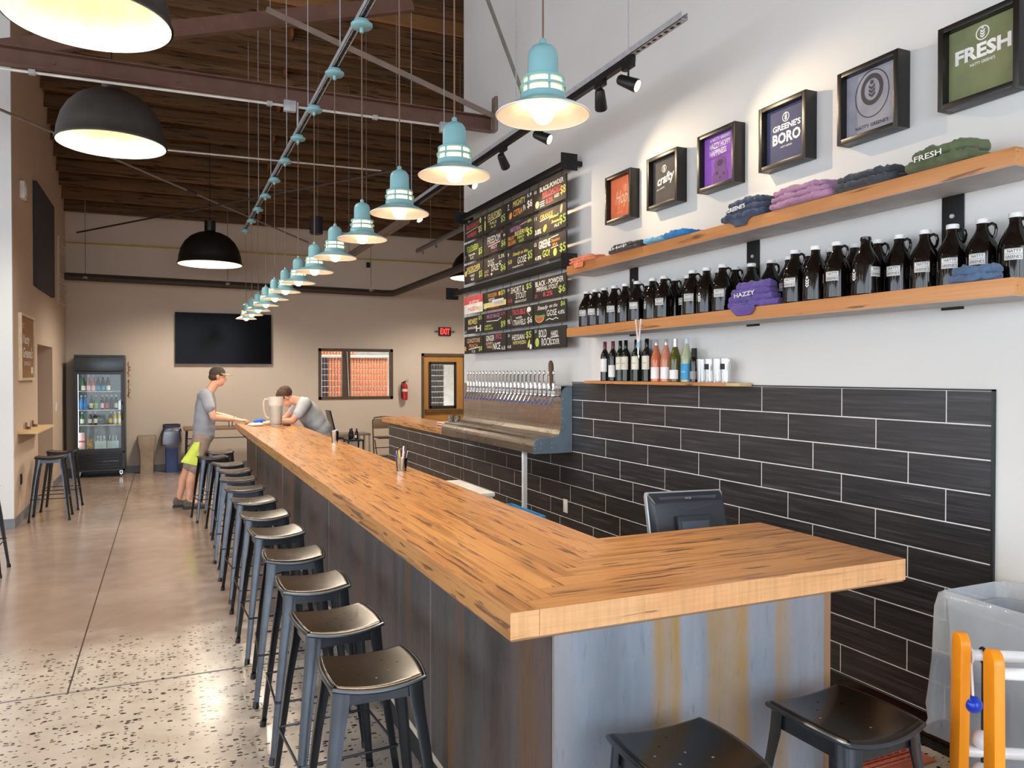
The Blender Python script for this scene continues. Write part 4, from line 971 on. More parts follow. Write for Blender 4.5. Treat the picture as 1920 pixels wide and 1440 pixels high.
# ------------------------------------------------------------------ big dome lamps
M_domeout = pm('charcoal_spun_metal', (74, 70, 66), .5, .3); M_domeblk = pm('black_spun_metal', (34, 30, 28), .45, .3)
M_domein = pm('warm_white_enamel', (250, 242, 220), .5)
M_dbulb = emit('dome_lamp_glass', (255, 236, 192), 13)
M_dbulb2 = emit('bright_dome_lamp_glass', (255, 236, 192), 13)
def make_dome(r, label, m, loc, neck=.2, power=150):
    t = thing('dome_lamp', label, 'lamp', loc, 0, 'large dome pendant lamps')
    s = r / .3
    o = [(.300, 0), (.301, .012), (.293, .02), (.288, .075), (.268, .15), (.232, .215), (.18, .268), (.11, .305), (.055, .318), (.05, .325)]
    sh = MB().lathe([(a * s, z * s) for a, z in o], 48, cap=False).build('shade', m, t, ang=70)
    MB().lathe([(a * s * .975, z * s * .975 - .002) for a, z in o], 48, cap=False).build('reflector', M_domein, sh, ang=70)
    MB().lathe([(.05 * s, .325 * s), (.052 * s, .33 * s), (.052 * s, .325 * s + neck), (.02, .335 * s + neck), (.006, .36 * s + neck)], 20).build('neck', m, t)
    MB().ell((0, 0, .16 * s), (.075, .075, .09), 14, 8).build('bulb', M_dbulb if m is M_domeout else M_dbulb2, t)
    light('lamp_beam', 'SPOT', (0, 0, .16 * s - .10), power, (1, .92, .80), parent=t, spot_size=R(150), spot_blend=.5, shadow_soft_size=.26)
    MB().cyl((0, 0, .34 * s + neck), (0, 0, rz(loc[1]) - loc[2] - .02), .006, seg=6).build('stem', M_blackmatt, t)
    return t
make_dome(.48, 'big charcoal dome lamp cut off by the top picture edge', M_domeout, (-.42, 5.42, 3.87), .22, 80)
make_dome(.48, 'big charcoal dome lamp at upper left behind the steel beam', M_domeout, (-.45, 8.26, 3.872), .22)
make_dome(.48, 'black dome lamp hanging in front of the back wall', M_domeblk, (.65, 13.0, 3.42), .16, 260)
make_dome(.48, 'dome lamp half hidden behind the end of the bar wall', M_domeblk, (5.09, 12.9, 3.42), .16, 260)
# black can downlight
t = thing('can_downlight', 'small black cylinder downlight near the back wall', 'lamp', (1.935, 11.0, 3.66))
MB().lathe([(.085, 0), (.09, .004), (.09, .235), (.08, .24), (.0, .24)], 24).build('housing', M_blackmatt, t)
MB().lathe([(.0, .02), (.075, .02), (.075, .018), (.0, .018)][1:3], 20).build('lens', emit('downlight_lens', (255, 232, 200), 6), t)
light('downlight_beam', 'SPOT', (0, 0, -.01), 260, (1, .88, .72), parent=t, rot=(0, 0, 0), spot_size=R(120), spot_blend=.8, shadow_soft_size=.08)
MB().cyl((0, 0, .24), (0, 0, .5), .004, seg=6).cyl((.02, 0, .24), (.035, 0, 2.35), .003, seg=6).build('cord', M_rod, t)

# ------------------------------------------------------------------ steelwork under the roof
t = thing('steel_beam', 'long brown steel channel beam crossing the room', 'beam', (0, 7.62, 4.26))
MB().box(-9, -.006, 0, 3.17, .006, .16).box(-9, -.075, .15, 3.17, .006, .16).box(-9, -.075, 0, 3.17, .006, .01).build('channel', M_brownsteel, t)
for x in (-.85, .12, 1.0, 1.55, 2.2): MB().cyl((x, -.006, .08), (x, -.018, .08), .014, seg=6).build('bolt', M_brownsteel, t)
t = thing('sloping_beam', 'brown steel beam sloping up behind the top dome lamp', 'beam', (0, 7.95, 4.2))
MB().bar((-4.0, 0, -.50), (2.4, 0, 1.42), .08, .15).build('web', M_brownsteel, t)
t = thing('knee_brace', 'thin pale steel brace running down to the bar wall', 'brace', (3.17, 7.5, 4.40))
MB().bar((-2.3, 0, .68), (0, 0, 0), .012, .055).box(-.02, -.05, -.16, 0, .05, .2).build('bar', pm('dusty_steel', (136, 118, 108), .6, .2), t)
t = thing('wall_brace', 'dull steel brace behind the nearest teal lamp', 'brace', (3.17, 6.78, 4.36))
MB().bar((-.55, 0, 1.25), (0, 0, 0), .012, .035).box(-.02, -.04, -.06, 0, .04, .06).build('bar', M_rod, t)
for lab, a, c in (('brown diagonal brace rod falling towards the back right', (-1.45, 8.60, 4.2), (2.48, 14.97, 4.2)), ('dark diagonal brace rod crossing from back left', (-1.27, 14.1, 3.96), (2.36, 8.5, 3.99))):
    t = thing('brace_rod', lab, 'rod', a); q = Vector(c) - Vector(a)
    MB().cyl((0, 0, 0), q, .014, seg=8).build('rod', M_rod if a[1] < 9 else M_darkrod, t)
    MB().cyl(q * .44, q * .47, .022, seg=8).build('turnbuckle', M_darkrod, t)
def conduit(label, pts, r, m, clips=()):
    t = thing('conduit', label, 'pipe', pts[0]); o0 = Vector(pts[0])
    MB().tube([Vector(p) - o0 for p in pts], r, 8).build('tube', m, t)
    for c in clips: MB().cbox(Vector(c) - o0, (.05, r * 3, r * 3)).build('clip', M_galv, t)
    return t
M_wpipe = pm('white_conduit', (214, 212, 208), .4, .3)
t = conduit('pale conduit clipped under the long brown beam', [(-3, 7.54, 4.20), (2.62, 7.54, 4.24)], .013, M_wpipe, ((-1.0, 7.54, 4.215), (.9, 7.54, 4.227), (1.9, 7.54, 4.233)))
for x in (1.08, 2.62):
    bx = MB().cbox(Vector((x, 7.52, 4.22)) - Vector((-3, 7.54, 4.20)), (.11, .06, .10)).build('junction_box', M_galv, t, bevel=.004)
    MB().cyl(Vector((x + .07, 7.5, 4.26)) - Vector((-3, 7.54, 4.20)), Vector((x + .07, 7.5, 4.26 - .40 if x < 2 else 3.95)) - Vector((-3, 7.54, 4.20)), .009, seg=6).build('drop_tube', M_galv, t)
conduit('thin pale conduit behind the upper dome lamp', [(-.3, 10.5, 4.47), (2.73, 10.5, 4.51)], .012, M_wpipe)
conduit('yellow gas pipe along the top of the back wall', [(LX, BY - .03, 3.925), (6.9, BY - .03, 3.965)], .013, pm('yellow_gas_pipe', (186, 158, 52), .5))
t = conduit('dark insulated pipe along the back wall', [(-1.50, 14.62, 3.315), (3.85, 14.62, 3.262), (4.0, 14.55, 3.262), (4.03, 14.3, 3.265), (4.03, 8.6, 3.30)], .062, pm('dark_pipe_wrap', (58, 46, 40), .6))
for x in (-1.2, 1.02, 3.6):
    o0 = Vector((-1.50, 14.62, 3.315))
    MB().cyl(Vector((x, 14.62, 3.37)) - o0, Vector((x, 14.62, rz(14.62) - .2)) - o0, .006, seg=6).lathe([(.068, -.02), (.068, .02)], 16, Vector((x, 14.62, 3.30)) - o0, cap=False).build('hanger', M_rod, t)
t = conduit('grey sprinkler main beyond the bar wall', [(4.0, 12.92, 3.84), (4.0, 8.6, 3.85)], .04, pm('grey_pipe', (112, 108, 104), .5, .3))
o0 = Vector((4.0, 12.92, 3.84))
for y in (12.6, 11.9): MB().cyl(Vector((4.0, y, 3.80)) - o0, Vector((4.0, y, 3.74)) - o0, .012, .02, 8).build('sprinkler', M_chrome, t)
for y in (12.2, 10.8): MB().cyl(Vector((4.0, y, 3.88)) - o0, Vector((4.0, y, rz(y) - .2)) - o0, .005, seg=6).build('hanger', M_rod, t)

# ------------------------------------------------------------------ track lights
TX, TZ = 2.5, 3.53
tk = thing('light_track', 'black track rail with a bare strut end beside the bar wall', 'track', (TX, 0, TZ))
MB().box(-.018, 3.85, 0, .018, 8.4, .035).build('track_rail', M_black, tk)
MB().box(-.021, 3.36, .036, .021, 8.45, .040).box(-.021, 3.36, .036, -.0185, 8.45, .075).box(.0185, 3.36, .036, .021, 8.45, .075).build('channel', M_galv, tk)
b = MB(); y = 3.4
while y < 3.9: b.box(-.0095, y, .0352, .0095, y + .028, .036); y += .055
b.build('slot', M_blackmatt, tk, kind='stuff')
for y in (3.9, 5.5, 7.2, 8.3): MB().cyl((0, y, .05), (0, y, rz(y) - TZ - .02), .0045, seg=6).build('hanger_rod', M_galv, tk)
t = thing('rear_strut', 'brown strut run continuing the track towards the back wall', 'channel', (2.5, 8.5, 3.42))
MB().box(-.04, 0, 0, .04, 3.4, .07).build('channel', pm('dusty_brown', (104, 88, 76), .6), t)
for y in (.4, 1.9, 3.0): MB().cyl((0, y, .07), (0, y, rz(8.5 + y) - 3.62), .0045, seg=6).build('hanger_rod', M_rod, t)
M_spotglow = emit('spot_lamp_face', (255, 214, 160), 25)
def head(y, aim, lit, label, energy=0):
    t = thing('track_spotlight', label, 'lamp', (TX, y, TZ), 0, 'black track spotlights')
    MB().box(-.016, -.05, -.03, .016, .05, 0).build('adapter', M_black, t)
    MB().cyl((0, 0, -.03), (0, 0, -.085), .006, seg=8).build('stem', M_black, t)
    d = (Vector(aim) - Vector((TX, y, TZ - .1))).normalized(); c = Vector((0, 0, -.11))
    MB().tube([c - d * .07, c - d * .06, c + d * .055, c + d * .062], [.022, .030, .040, .038], 18).build('can', M_black, t)
    if lit:
        MB().tube([c + d * .0625, c + d * .0635], [.033, .033], 18).build('lens', M_spotglow, t)
        l = light('spot', 'SPOT', c + d * .075, energy, (1, .76, .48), parent=t, spot_size=R(78), spot_blend=.9, shadow_soft_size=.018)
        l.rotation_euler = d.to_track_quat('-Z', 'Y').to_euler(); l.name = 'spot_beam'
    return t
head(3.90, (3.15, 3.1, 2.9), True, 'lit black track spotlight nearest the bare strut end', 32)
head(4.22, (3.0, 4.9, 2.6), False, 'unlit black track spotlight, second along the track')
head(5.04, (3.16, 4.3, 2.95), True, 'lit black track spotlight below the nearest teal lamp', 36)
head(5.75, (3.17, 6.4, 2.8), True, 'black track spotlight aimed at the chalkboards', 32)
head(6.5, (3.17, 5.6, 2.7), True, 'black track spotlight behind the second teal lamp', 44)
head(8.1, (3.1, 7.3, 2.2), True, 'lit black track spotlight at the far end of the track', 30)
# ------------------------------------------------------------------ window, door and the store room behind the back wall
M_dkframe = pm('dark_brown_frame', (86, 68, 52), .5)
wn = MB()
for q in ((W0, W0 + .055, WZ0, WZ1), (W1 - .055, W1, WZ0, WZ1)): wn.box(q[0], BY - .012, q[2], q[1], BY + .10, q[3])
wn.box(W0, BY - .012, WZ0, W1, BY + .10, WZ0 + .055).box(W0, BY - .012, WZ1 - .055, W1, BY + .10, WZ1).box(3.13, BY - .008, WZ0, 3.28, BY + .09, WZ1)
wn = wn.build('window_1', M_dkframe, kind='structure')
M_pane = clear('window_glass', (.96, .97, .96), .04)
for a, b_ in ((W0 + .055, 3.13), (3.28, W1 - .055)): MB().box(a, BY + .05, WZ0 + .055, b_, BY + .056, WZ1 - .055).build('pane', M_pane, wn)
MB().cyl((3.215, BY - .02, WZ1 - .06), (3.25, BY - .02, WZ0 + .06), .008, seg=6).build('white_cable', pm('white_cable', (220, 216, 208), .6), wn)
dr = MB()
for x in (D0, D1 - .05): dr.box(x, BY - .02, 0, x + .05, BY + .12, DZ)
dr.box(D0, BY - .02, DZ - .05, D1, BY + .12, DZ)
dr = dr.build('door_1', M_dkframe, kind='structure')
dx0, dx1 = D0 + .05, D1 - .05; gx0, gx1, gz0, gz1 = dx0 + .13, dx1 - .17, 1.03, 1.93
lf = MB()
for q in ((dx0, gx0, .02, DZ - .05), (gx1, dx1, .02, DZ - .05), (gx0, gx1, .02, gz0), (gx0, gx1, gz1, DZ - .05)): lf.box(q[0], BY + .02, q[2], q[1], BY + .065, q[3])
lf = lf.build('door_leaf', M_oakdoor, dr)
b = MB()
for q in ((gx0 - .025, gx0 + .03, gz0 - .025, gz1 + .025), (gx1 - .03, gx1 + .025, gz0 - .025, gz1 + .025), (gx0, gx1, gz0 - .025, gz0 + .03), (gx0, gx1, gz1 - .03, gz1 + .025)): b.box(q[0], BY + .008, q[2], q[1], BY + .02, q[3])
b.build('glazing_frame', M_blackmatt, lf)
MB().box(gx0 + .03, BY + .04, gz0 + .03, gx1 - .03, BY + .045, gz1 - .03).build('pane', M_pane, lf)
MB().box(dx0 + .03, BY - .03, .93, dx1 - .02, BY + .0, .985).box(dx0 + .03, BY - .01, .92, dx0 + .09, BY + .02, .99).box(dx1 - .1, BY - .01, .92, dx1 - .04, BY + .02, .99).build('push_bar', pm('bronze_push_bar', (120, 92, 66), .4, .5), lf)
# store room shell
st_ = MB().box(2.0, 20.5, 0, 7.5, 20.6, 3.4).box(1.9, BY + .18, 0, 2.0, 20.6, 3.4).box(7.5, BY + .18, 0, 7.6, 20.6, 3.4).box(1.9, BY + .18, 3.4, 7.6, 20.6, 3.45)
wall('wall_store_room', st_, pm('store_room_paint', (214, 208, 198), .8))
t = thing('store_room_fill_strip', 'added unseen strip light that brightens the store room cans', 'lamp', (4.4, 16.6, 3.36)); MB().box(-.9, -.08, 0, .9, .08, .035).build('fill_diffuser', emit('fill_strip_glow', (255, 250, 240), 6), t)  # glowing strip added out of view to brighten the cans
light('store_room_fill', 'AREA', (0, 0, -.02), 90, (1, .97, .92), parent=t, shape='RECTANGLE', size=1.8, size_y=.16)  # added area light under the unseen strip
light('store_room_fill', 'AREA', (1.4, -.6, -.02), 50, (1, .97, .92), parent=t, shape='RECTANGLE', size=1.8, size_y=.3)  # second added fill, no fixture of its own
# cans on pallets
def can_mesh(name, body, top):
    b = MB().lathe([(.024, 0), (.032, .008), (.032, .108), (.027, .118), (.027, .122), (.0, .120)], 10)
    b.m = [1 if i >= 30 else 0 for i in range(len(b.f))]; return b.mesh(name, [body, top])
cm_o = can_mesh('beer_can', pm('orange_can', (206, 128, 92), .4, .2, var=.3, vs=40), pm('can_lid', (130, 116, 104), .3, .8))
cm_d = can_mesh('beer_can', pm('dark_can', (52, 46, 64), .35, .3, var=.5, vs=60), pm('can_lid2', (140, 140, 150), .3, .8))
cm_b = can_mesh('beer_can', pm('black_white_can', (60, 60, 60), .4, .2, var=.9, vs=70), pm('can_lid3', (230, 230, 230), .3, .5))
ZC = [1.045 + .130 * k for k in range(8)]
def stack(me, x0, n, rows, y, lab, grp, tier=True):
    for k, z in enumerate(rows):
        for i in range(n): obj('beer_can', me, None, lab + ', %s from left%s' % (ORD[i], ' in %s row up' % ORD[k] if len(rows) > 1 else ''), 'can', grp, loc=(x0 + i * .0675, y, z), rotz=rnd.uniform(0, 6))
stack(cm_o, 3.88, 13, ZC[:8], 17.6, 'orange can behind the right window pane', 'orange cans behind the right pane')
stack(cm_o, 3.375, 5, ZC[:8], 17.6, 'orange can behind the left window pane', 'orange cans behind the left pane')
stack(cm_d, 3.225, 2, ZC[:8], 17.5, 'dark can at the left window edge', 'dark cans behind the left pane')
stack(cm_o, 3.22, 8, [2.15], 17.62, 'orange can on the raised tier behind the left pane', 'orange cans on the upper tier')
stack(cm_o, 3.87, 2, [2.15], 17.62, 'orange can on the raised tier behind the right pane', 'orange cans on the upper right tier')
stack(cm_b, 5.79, 5, [.90 + .130 * k for k in range(8)], 17.6, 'black and white can behind the door glass', 'cans behind the door glass', False)
for lab, x0, x1, z1 in (('wooden pallet base under orange can stacks', 3.1, 4.8, 1.03), ('wooden pallet base under cans behind the door', 5.7, 6.2, .895)):
    t = thing('can_pallet', lab, 'pallet', (x0, 17.5, 0)); MB().box(0, 0, 0, x1 - x0, .6, z1).build('crate', pm('cardboard', (150, 116, 82), .8), t)
t = thing('pallet_board', 'pale board under the raised tier of cans', 'board', (3.16, 17.5, 2.105)); MB().box(0, 0, 0, 1.6, .4, .03).build('board', pm('pale_board', (226, 222, 214), .6), t, bevel=.002)

# ------------------------------------------------------------------ fittings on the back and left walls
t = thing('television', 'large black flat television on the back wall', 'television', (.98, BY, 1.89))
MB().box(-.82, -.075, 0, .82, -.035, .915).build('casing', M_blackmatt, t, bevel=.004)
MB().box(-.81, -.077, .012, .81, -.0745, .905).build('screen', pm('dark_screen', (5, 5, 7), .12, spec=.06), t)
MB().box(-.25, -.036, .25, .25, 0, .65).build('wall_mount', M_blackmatt, t)
t = thing('exit_sign', 'red lit exit sign on the back wall above the door', 'sign', (5.207, BY, 2.49))
MB().box(-.13, -.05, 0, .13, 0, .17).build('housing', M_blackmatt, t, bevel=.008)
q = MB(); text(q, 'EXIT', 0, .085, -.0515, wd=.20, h=.12, bold=.02); q.build('lettering', emit('exit_red', (255, 44, 40), 4), t)
for s in (-1, 1): MB().cyl((s * .13, -.03, .09), (s * .17, -.03, .09), .012, seg=8).lathe([(.02, -.012), (.034, 0), (.034, .014), (.0, .016)], 14, (s * .185, -.035, .085)).build('lamp_head', pm('grey_plastic', (110, 108, 106), .5), t)
t = thing('fire_extinguisher', 'red fire extinguisher hanging on the back wall', 'extinguisher', (4.35, BY, 1.19))
MB().lathe([(.05, 0), (.058, .006), (.058, .27), (.045, .31), (.02, .33), (.018, .35)], 20, (0, -.075, 0)).build('cylinder', pm('extinguisher_red', (176, 24, 32), .3), t)
MB().lathe([(.0585, .17), (.0585, .22)], 20, (0, -.075, 0), cap=False).build('label_band', M_label, t)
MB().box(-.02, -.09, .345, .02, -.06, .375).bar((-.01, -.075, .375), (.07, -.09, .41), .016, .008).bar((-.01, -.075, .365), (.075, -.09, .37), .016, .008).build('valve_lever', M_blackmatt, t)
MB().tube([(-.015, -.075, .36), (-.06, -.075, .35), (-.075, -.075, .28), (-.07, -.075, .12), (-.066, -.075, .03)], .009, 8).build('hose', M_blackmatt, t)
MB().box(-.02, -.02, .05, .02, 0, .35).build('bracket', M_blackmatt, t)
t = thing('wall_box', 'small black box high on the back wall', 'box', (3.633, BY, 3.79)); MB().box(-.035, -.04, 0, .035, 0, .1).build('casing', M_blackmatt, t, bevel=.003)
def leftthing(name, label, cat, y, z): return thing(name, label, cat, (LX, y, z), R(90))
t = leftthing('acoustic_panel', 'tall charcoal acoustic panel high on the left wall', 'panel', 12.35, 2.83)
MB().box(-.85, -.05, 0, .85, -.001, 1.34).build('felt', pm('charcoal_felt', (62, 62, 66), .95, bump=.4, bs=200), t, bevel=.01)
t = leftthing('air_grille', 'tall pale air grille on the left wall by the back corner', 'grille', 14.4, 2.82)
for q in ((-.45, -.41, 0, 1.05), (.41, .45, 0, 1.05), (-.41, .41, 0, .04), (-.41, .41, 1.01, 1.05)): MB().box(q[0], -.025, q[2], q[1], 0, q[3]).build('grille_frame', M_taupe, t)
for k in range(14): MB().box(-.41, -.018, .06 + k * .068, .41, -.004, .09 + k * .068).build('louvre', M_taupe, t)
t = leftthing('strobe_box', 'small white alarm box high on the left wall', 'alarm', 10.62, 3.75); MB().box(-.08, -.05, 0, .08, 0, .2).box(-.05, -.06, .05, .05, -.05, .15).build('casing', pm('white_plastic', (232, 230, 226), .4), t, bevel=.006)
t = leftthing('framed_map', 'brown kraft board with white lettering in a pale frame', 'picture', 10.87, 1.63)
MB().box(-.47, -.02, .03, .47, -.005, .75).build('kraft_board', pm('kraft_board', (150, 106, 62), .8), t)
for q in ((-.5, -.47, 0, .78), (.47, .5, 0, .78), (-.47, .47, 0, .03), (-.47, .47, .75, .78)): MB().box(q[0], -.035, q[2], q[1], 0, q[3]).build('frame_strip', pm('pale_frame', (214, 196, 170), .5), t)
q = MB(); text(q, 'Natty', -.1, .47, -.0215, wd=.5, h=.14, shear=.3, bold=.02); text(q, "Greene's", .02, .33, -.0215, wd=.7, h=.13, shear=.3, bold=.02); text(q, 'BREWING CO.', .0, .2, -.0215, wd=.5, h=.05); text(q, 'EST.', -.3, .64, -.0215, wd=.2, h=.06)
q.add([(.25, -.0215, .08), (.40, -.0215, .08), (.40, -.0215, .16), (.25, -.0215, .16)], [(0, 1, 2, 3)]); q.build('lettering', M_label, t)
t = leftthing('drink_ledge', 'narrow pale wooden drink ledge on the left wall', 'shelf', 11.0, 1.02)
MB().box(-.72, -.2, 0, .62, 0, .03).build('board', M_pale, t, bevel=.003)
for x in (-.28, .22): MB().box(x - .02, -.03, .03, x + .02, -.012, .11).cyl((x, -.05, .03), (x, -.05, .06), .02, seg=10).build('clamp', pm('brown_clamp', (120, 96, 80), .4, .5), t)
t = leftthing('light_switch', 'white light switch plate past the left alcove', 'switch', 13.62, 1.14); MB().box(-.05, -.012, 0, .05, 0, .13).box(-.02, -.018, .04, .02, -.012, .09).build('plate', pm('white_plastic', (232, 230, 226), .4), t, bevel=.002)
t = leftthing('wall_socket', 'black wall socket low on the left wall', 'socket', 10.46, .43); MB().box(-.04, -.01, 0, .04, 0, .12).box(-.02, -.014, .02, .02, -.01, .1).build('plate', M_blackmatt, t, bevel=.002)
t = wallthing('wall_socket', 'white wall socket on the tiles below the tap tower', 'socket', 5.93, .50, x=WX - .0085); MB().box(-.035, -.008, 0, .035, 0, .115).box(-.017, -.011, .02, .017, -.008, .095).build('plate', pm('white_plastic', (232, 230, 226), .4), t, bevel=.002)

# ------------------------------------------------------------------ drinks cooler
CX, CY = -.988, 14.40
cl = thing('drinks_cooler', 'black glass-door drinks cooler by the back wall', 'cooler', (CX, CY, 0))
M_cool = pm('black_cooler_enamel', (36, 37, 40), .35, .2); M_coolin = pm('white_liner', (222, 228, 232), .5)
hw = .368
MB().box(-hw, 0, .10, -hw + .03, .56, 2.02).box(hw - .03, 0, .10, hw, .56, 2.02).box(-hw + .03, 0, 1.99, hw - .03, .56, 2.02).box(-hw + .03, .53, .10, hw - .03, .56, 1.99).box(-hw + .03, .03, .10, hw - .03, .53, .42).build('cabinet', M_cool, cl)
MB().box(-hw + .03, .515, .42, hw - .03, .53, 1.74).box(-hw + .03, .03, .42, -hw + .042, .515, 1.74).box(hw - .042, .03, .42, hw - .03, .515, 1.74).box(-hw + .042, .03, 1.728, hw - .042, .515, 1.74).box(-hw + .042, .03, .42, hw - .042, .515, .44).build('liner', M_coolin, cl)
MB().box(-hw + .005, -.02, 1.755, hw - .005, .03, 1.985).box(-hw + .03, .03, 1.74, hw - .03, .53, 1.99).build('header_panel', pm('header_grey', (62, 68, 74), .3, .3), cl, bevel=.006)
dd = MB()
for q in ((-hw + .005, -hw + .055, .43, 1.745), (hw - .055, hw - .005, .43, 1.745), (-hw + .055, hw - .055, .43, .475), (-hw + .055, hw - .055, 1.70, 1.745)): dd.box(q[0], -.04, q[2], q[1], .0, q[3])
dd = dd.build('door', M_cool, cl)
MB().box(-hw + .055, -.022, .475, hw - .055, -.018, 1.70).build('pane', clear('cooler_glass', (.97, .99, .98), .0, .02, .35), dd)
MB().box(hw - .045, -.075, .95, hw - .025, -.04, 1.25).build('handle', M_blackgloss, dd, bevel=.004)
for z in (1.424, 1.113, .864):
    MB().box(-hw + .043, .04, z - .012, hw - .043, .50, z).build('shelf', pm('white_shelf', (240, 242, 244), .4), cl)
for k in range(5): MB().box(-hw + .05, -.012, .15 + k * .05, hw - .05, .03, .175 + k * .05).build('vent_slat', M_cool, cl, bevel=.004)
MB().box(-hw + .005, 0, .10, hw - .005, .03, .135).box(-hw + .005, 0, .40, hw - .005, .03, .425).build('kick_frame', M_cool, cl)
q = MB(); text(q, 'beverage', .16, .265, -.0135, wd=.22, h=.014); q.build('badge', M_galv, cl)
for sx in (-1, 1):
    for y in (.07, .48): MB().cyl((sx * (hw - .06) - .015, y, .045), (sx * (hw - .06) + .015, y, .045), .045, seg=14).box(sx * (hw - .06) - .022, y - .02, .05, sx * (hw - .06) + .022, y + .02, .10).build('caster', M_chrome, cl)
for sx in (-1, 1):
    MB().box(sx * (hw - .05) - .006, .035, .5, sx * (hw - .05) + .006, .05, 1.7).build('light_strip', emit('cooler_led', (232, 246, 255), 3.5), cl)
BT = [(.026, 0), (.0285, .004), (.0285, .13), (.025, .155), (.014, .19), (.0125, .2), (.0125, .235), (.014, .237)]
def cooler_item(lab, x, z, prof, glass, lm, lz, y=.12, cap=None):
    t = thing('cooler_bottle', lab, 'bottle', (CX + x, CY + y, z), R(14), 'drinks inside the cooler')
    MB().lathe(prof, 16).build('bottle', glass, t)
    q = MB(); r = max(p[0] for p in prof) + .0008; cylpatch(q, r, lz[0], lz[1], -1.4, 1.4, 8); q.build('label', lm, t)
    if cap: MB().lathe([(prof[-1][0] + .001, prof[-1][1] - .02), (prof[-1][0] + .001, prof[-1][1] + .003), (.0, prof[-1][1] + .003)], 12).build('cap', cap, t)
M_pk = pm('pink_label', (236, 196, 214), .6); M_gg = pm('green_glass', (70, 130, 76), .1); M_bb = pm('blue_label', (84, 140, 212), .5); M_brn = pm('brown_glass', (46, 26, 16), .1); M_yl = pm('yellow_juice', (228, 190, 64), .2)
k_ = .001376; xs = lambda c: (c - 372) * k_
row = 1.4245
for c, g_, l_, lab in ((195, M_gg, M_wl, 'pale green wine bottle on the top cooler shelf'), (250, M_rose, M_pk, 'pink labelled bottle on the top cooler shelf, left'), (300, M_rose2, M_pk, 'pink labelled bottle on the top cooler shelf, right'), (350, M_dkglass, M_bl, 'blue labelled bottle on the top cooler shelf, left'), (402, M_dkglass, M_bl, 'blue labelled bottle on the top cooler shelf, right'), (458, M_olive, M_wl, 'olive wine bottle on the top cooler shelf')):
    cooler_item(lab, xs(c), row, [(r * .82, z * .9) for r, z in BUR], g_, l_, (.015, .09), cap=M_foil)
row = 1.1135
for c, g_, l_, lab in ((172, M_bb, M_bb, 'blue soda bottle on the second cooler shelf, left'), (216, M_bb, M_bl, 'blue soda bottle on the second cooler shelf, right'), (275, M_brn, M_cream, 'brown bottle beside the blue sodas in the cooler'), (326, M_gg, pm('green_label', (150, 206, 130), .5), 'green soda bottle on the second cooler shelf'), (392, M_brn, M_pk, 'brown bottle with pale label on the second cooler shelf'), (441, M_brn, pm('red_label', (196, 70, 80), .5), 'brown bottle with red label on the second cooler shelf'), (491, M_brn, M_ink, 'dark bottle with black label on the second cooler shelf'), (540, M_brn, M_cream, 'brown bottle at the right of the second cooler shelf')):
    cooler_item(lab, xs(c), row, BT, g_, l_, (.03, .11), cap=M_cap if c != 275 else None)
row = .8645
for c, g_, l_, lab in ((178, M_gg, M_wl, 'green water bottle on the third cooler shelf'), (262, M_brn, M_cream, 'brown bottle on the third cooler shelf, left'), (318, M_brn, M_wl, 'brown bottle on the third cooler shelf, right'), (480, M_olive, M_yl, 'olive bottle by the yellow juices in the cooler'), (528, M_yl, M_wl, 'yellow juice bottle on the third cooler shelf, left'), (576, M_yl, M_cream, 'yellow juice bottle on the third cooler shelf, right')):
    cooler_item(lab, xs(c), row, [(r, z * .88) for r, z in BT], g_, l_, (.03, .1), cap=M_cap)
t = thing('drink_carton', 'white carton at the right of the second cooler shelf', 'carton', (CX + xs(585), CY + .12, 1.1135)); MB().box(-.028, -.03, 0, .028, .03, .12).prism([(-.028, .12), (.028, .12), (0, .16)], -.03, .03).build('box', M_wl, t)
t = thing('drink_carton', 'tall pink and white carton on the cooler floor', 'carton', (CX + xs(176), CY + .12, .4405)); MB().box(-.042, -.04, 0, .042, .04, .30).build('box', pm('pink_white_carton', (250, 206, 206), .5), t, bevel=.006); MB().box(-.0425, -.0405, .14, .0425, .0405, .17).build('band', pm('red_band', (226, 84, 84), .5), t); MB().cyl((0, 0, .30), (0, 0, .33), .02, seg=12).build('cap', pm('green_cap', (60, 160, 120), .4), t)
t = thing('snack_jar', 'printed jar on the cooler floor', 'jar', (CX + xs(258), CY + .12, .4405)); MB().lathe([(.045, 0), (.048, .01), (.048, .16), (.04, .18), (.04, .2), (0, .2)], 16).build('jar', pm('printed_jar', (190, 160, 110), .4, var=.6, vs=30), t)
for i, c in enumerate((375, 505)):
    t = thing('glass_carrier', 'pale blue box of glasses on the cooler floor, %s' % ('left' if i == 0 else 'right'), 'box', (CX + xs(c), CY + .14, .4405)); MB().box(-.085, -.07, 0, .085, .07, .15).build('box', pm('pale_blue_box', (206, 230, 236), .5), t, bevel=.004)
    for x in (-.05, 0, .05): MB().cyl((x, 0, .15), (x, 0, .24), .012, .02, 10).build('glass_stem', M_clear, t)
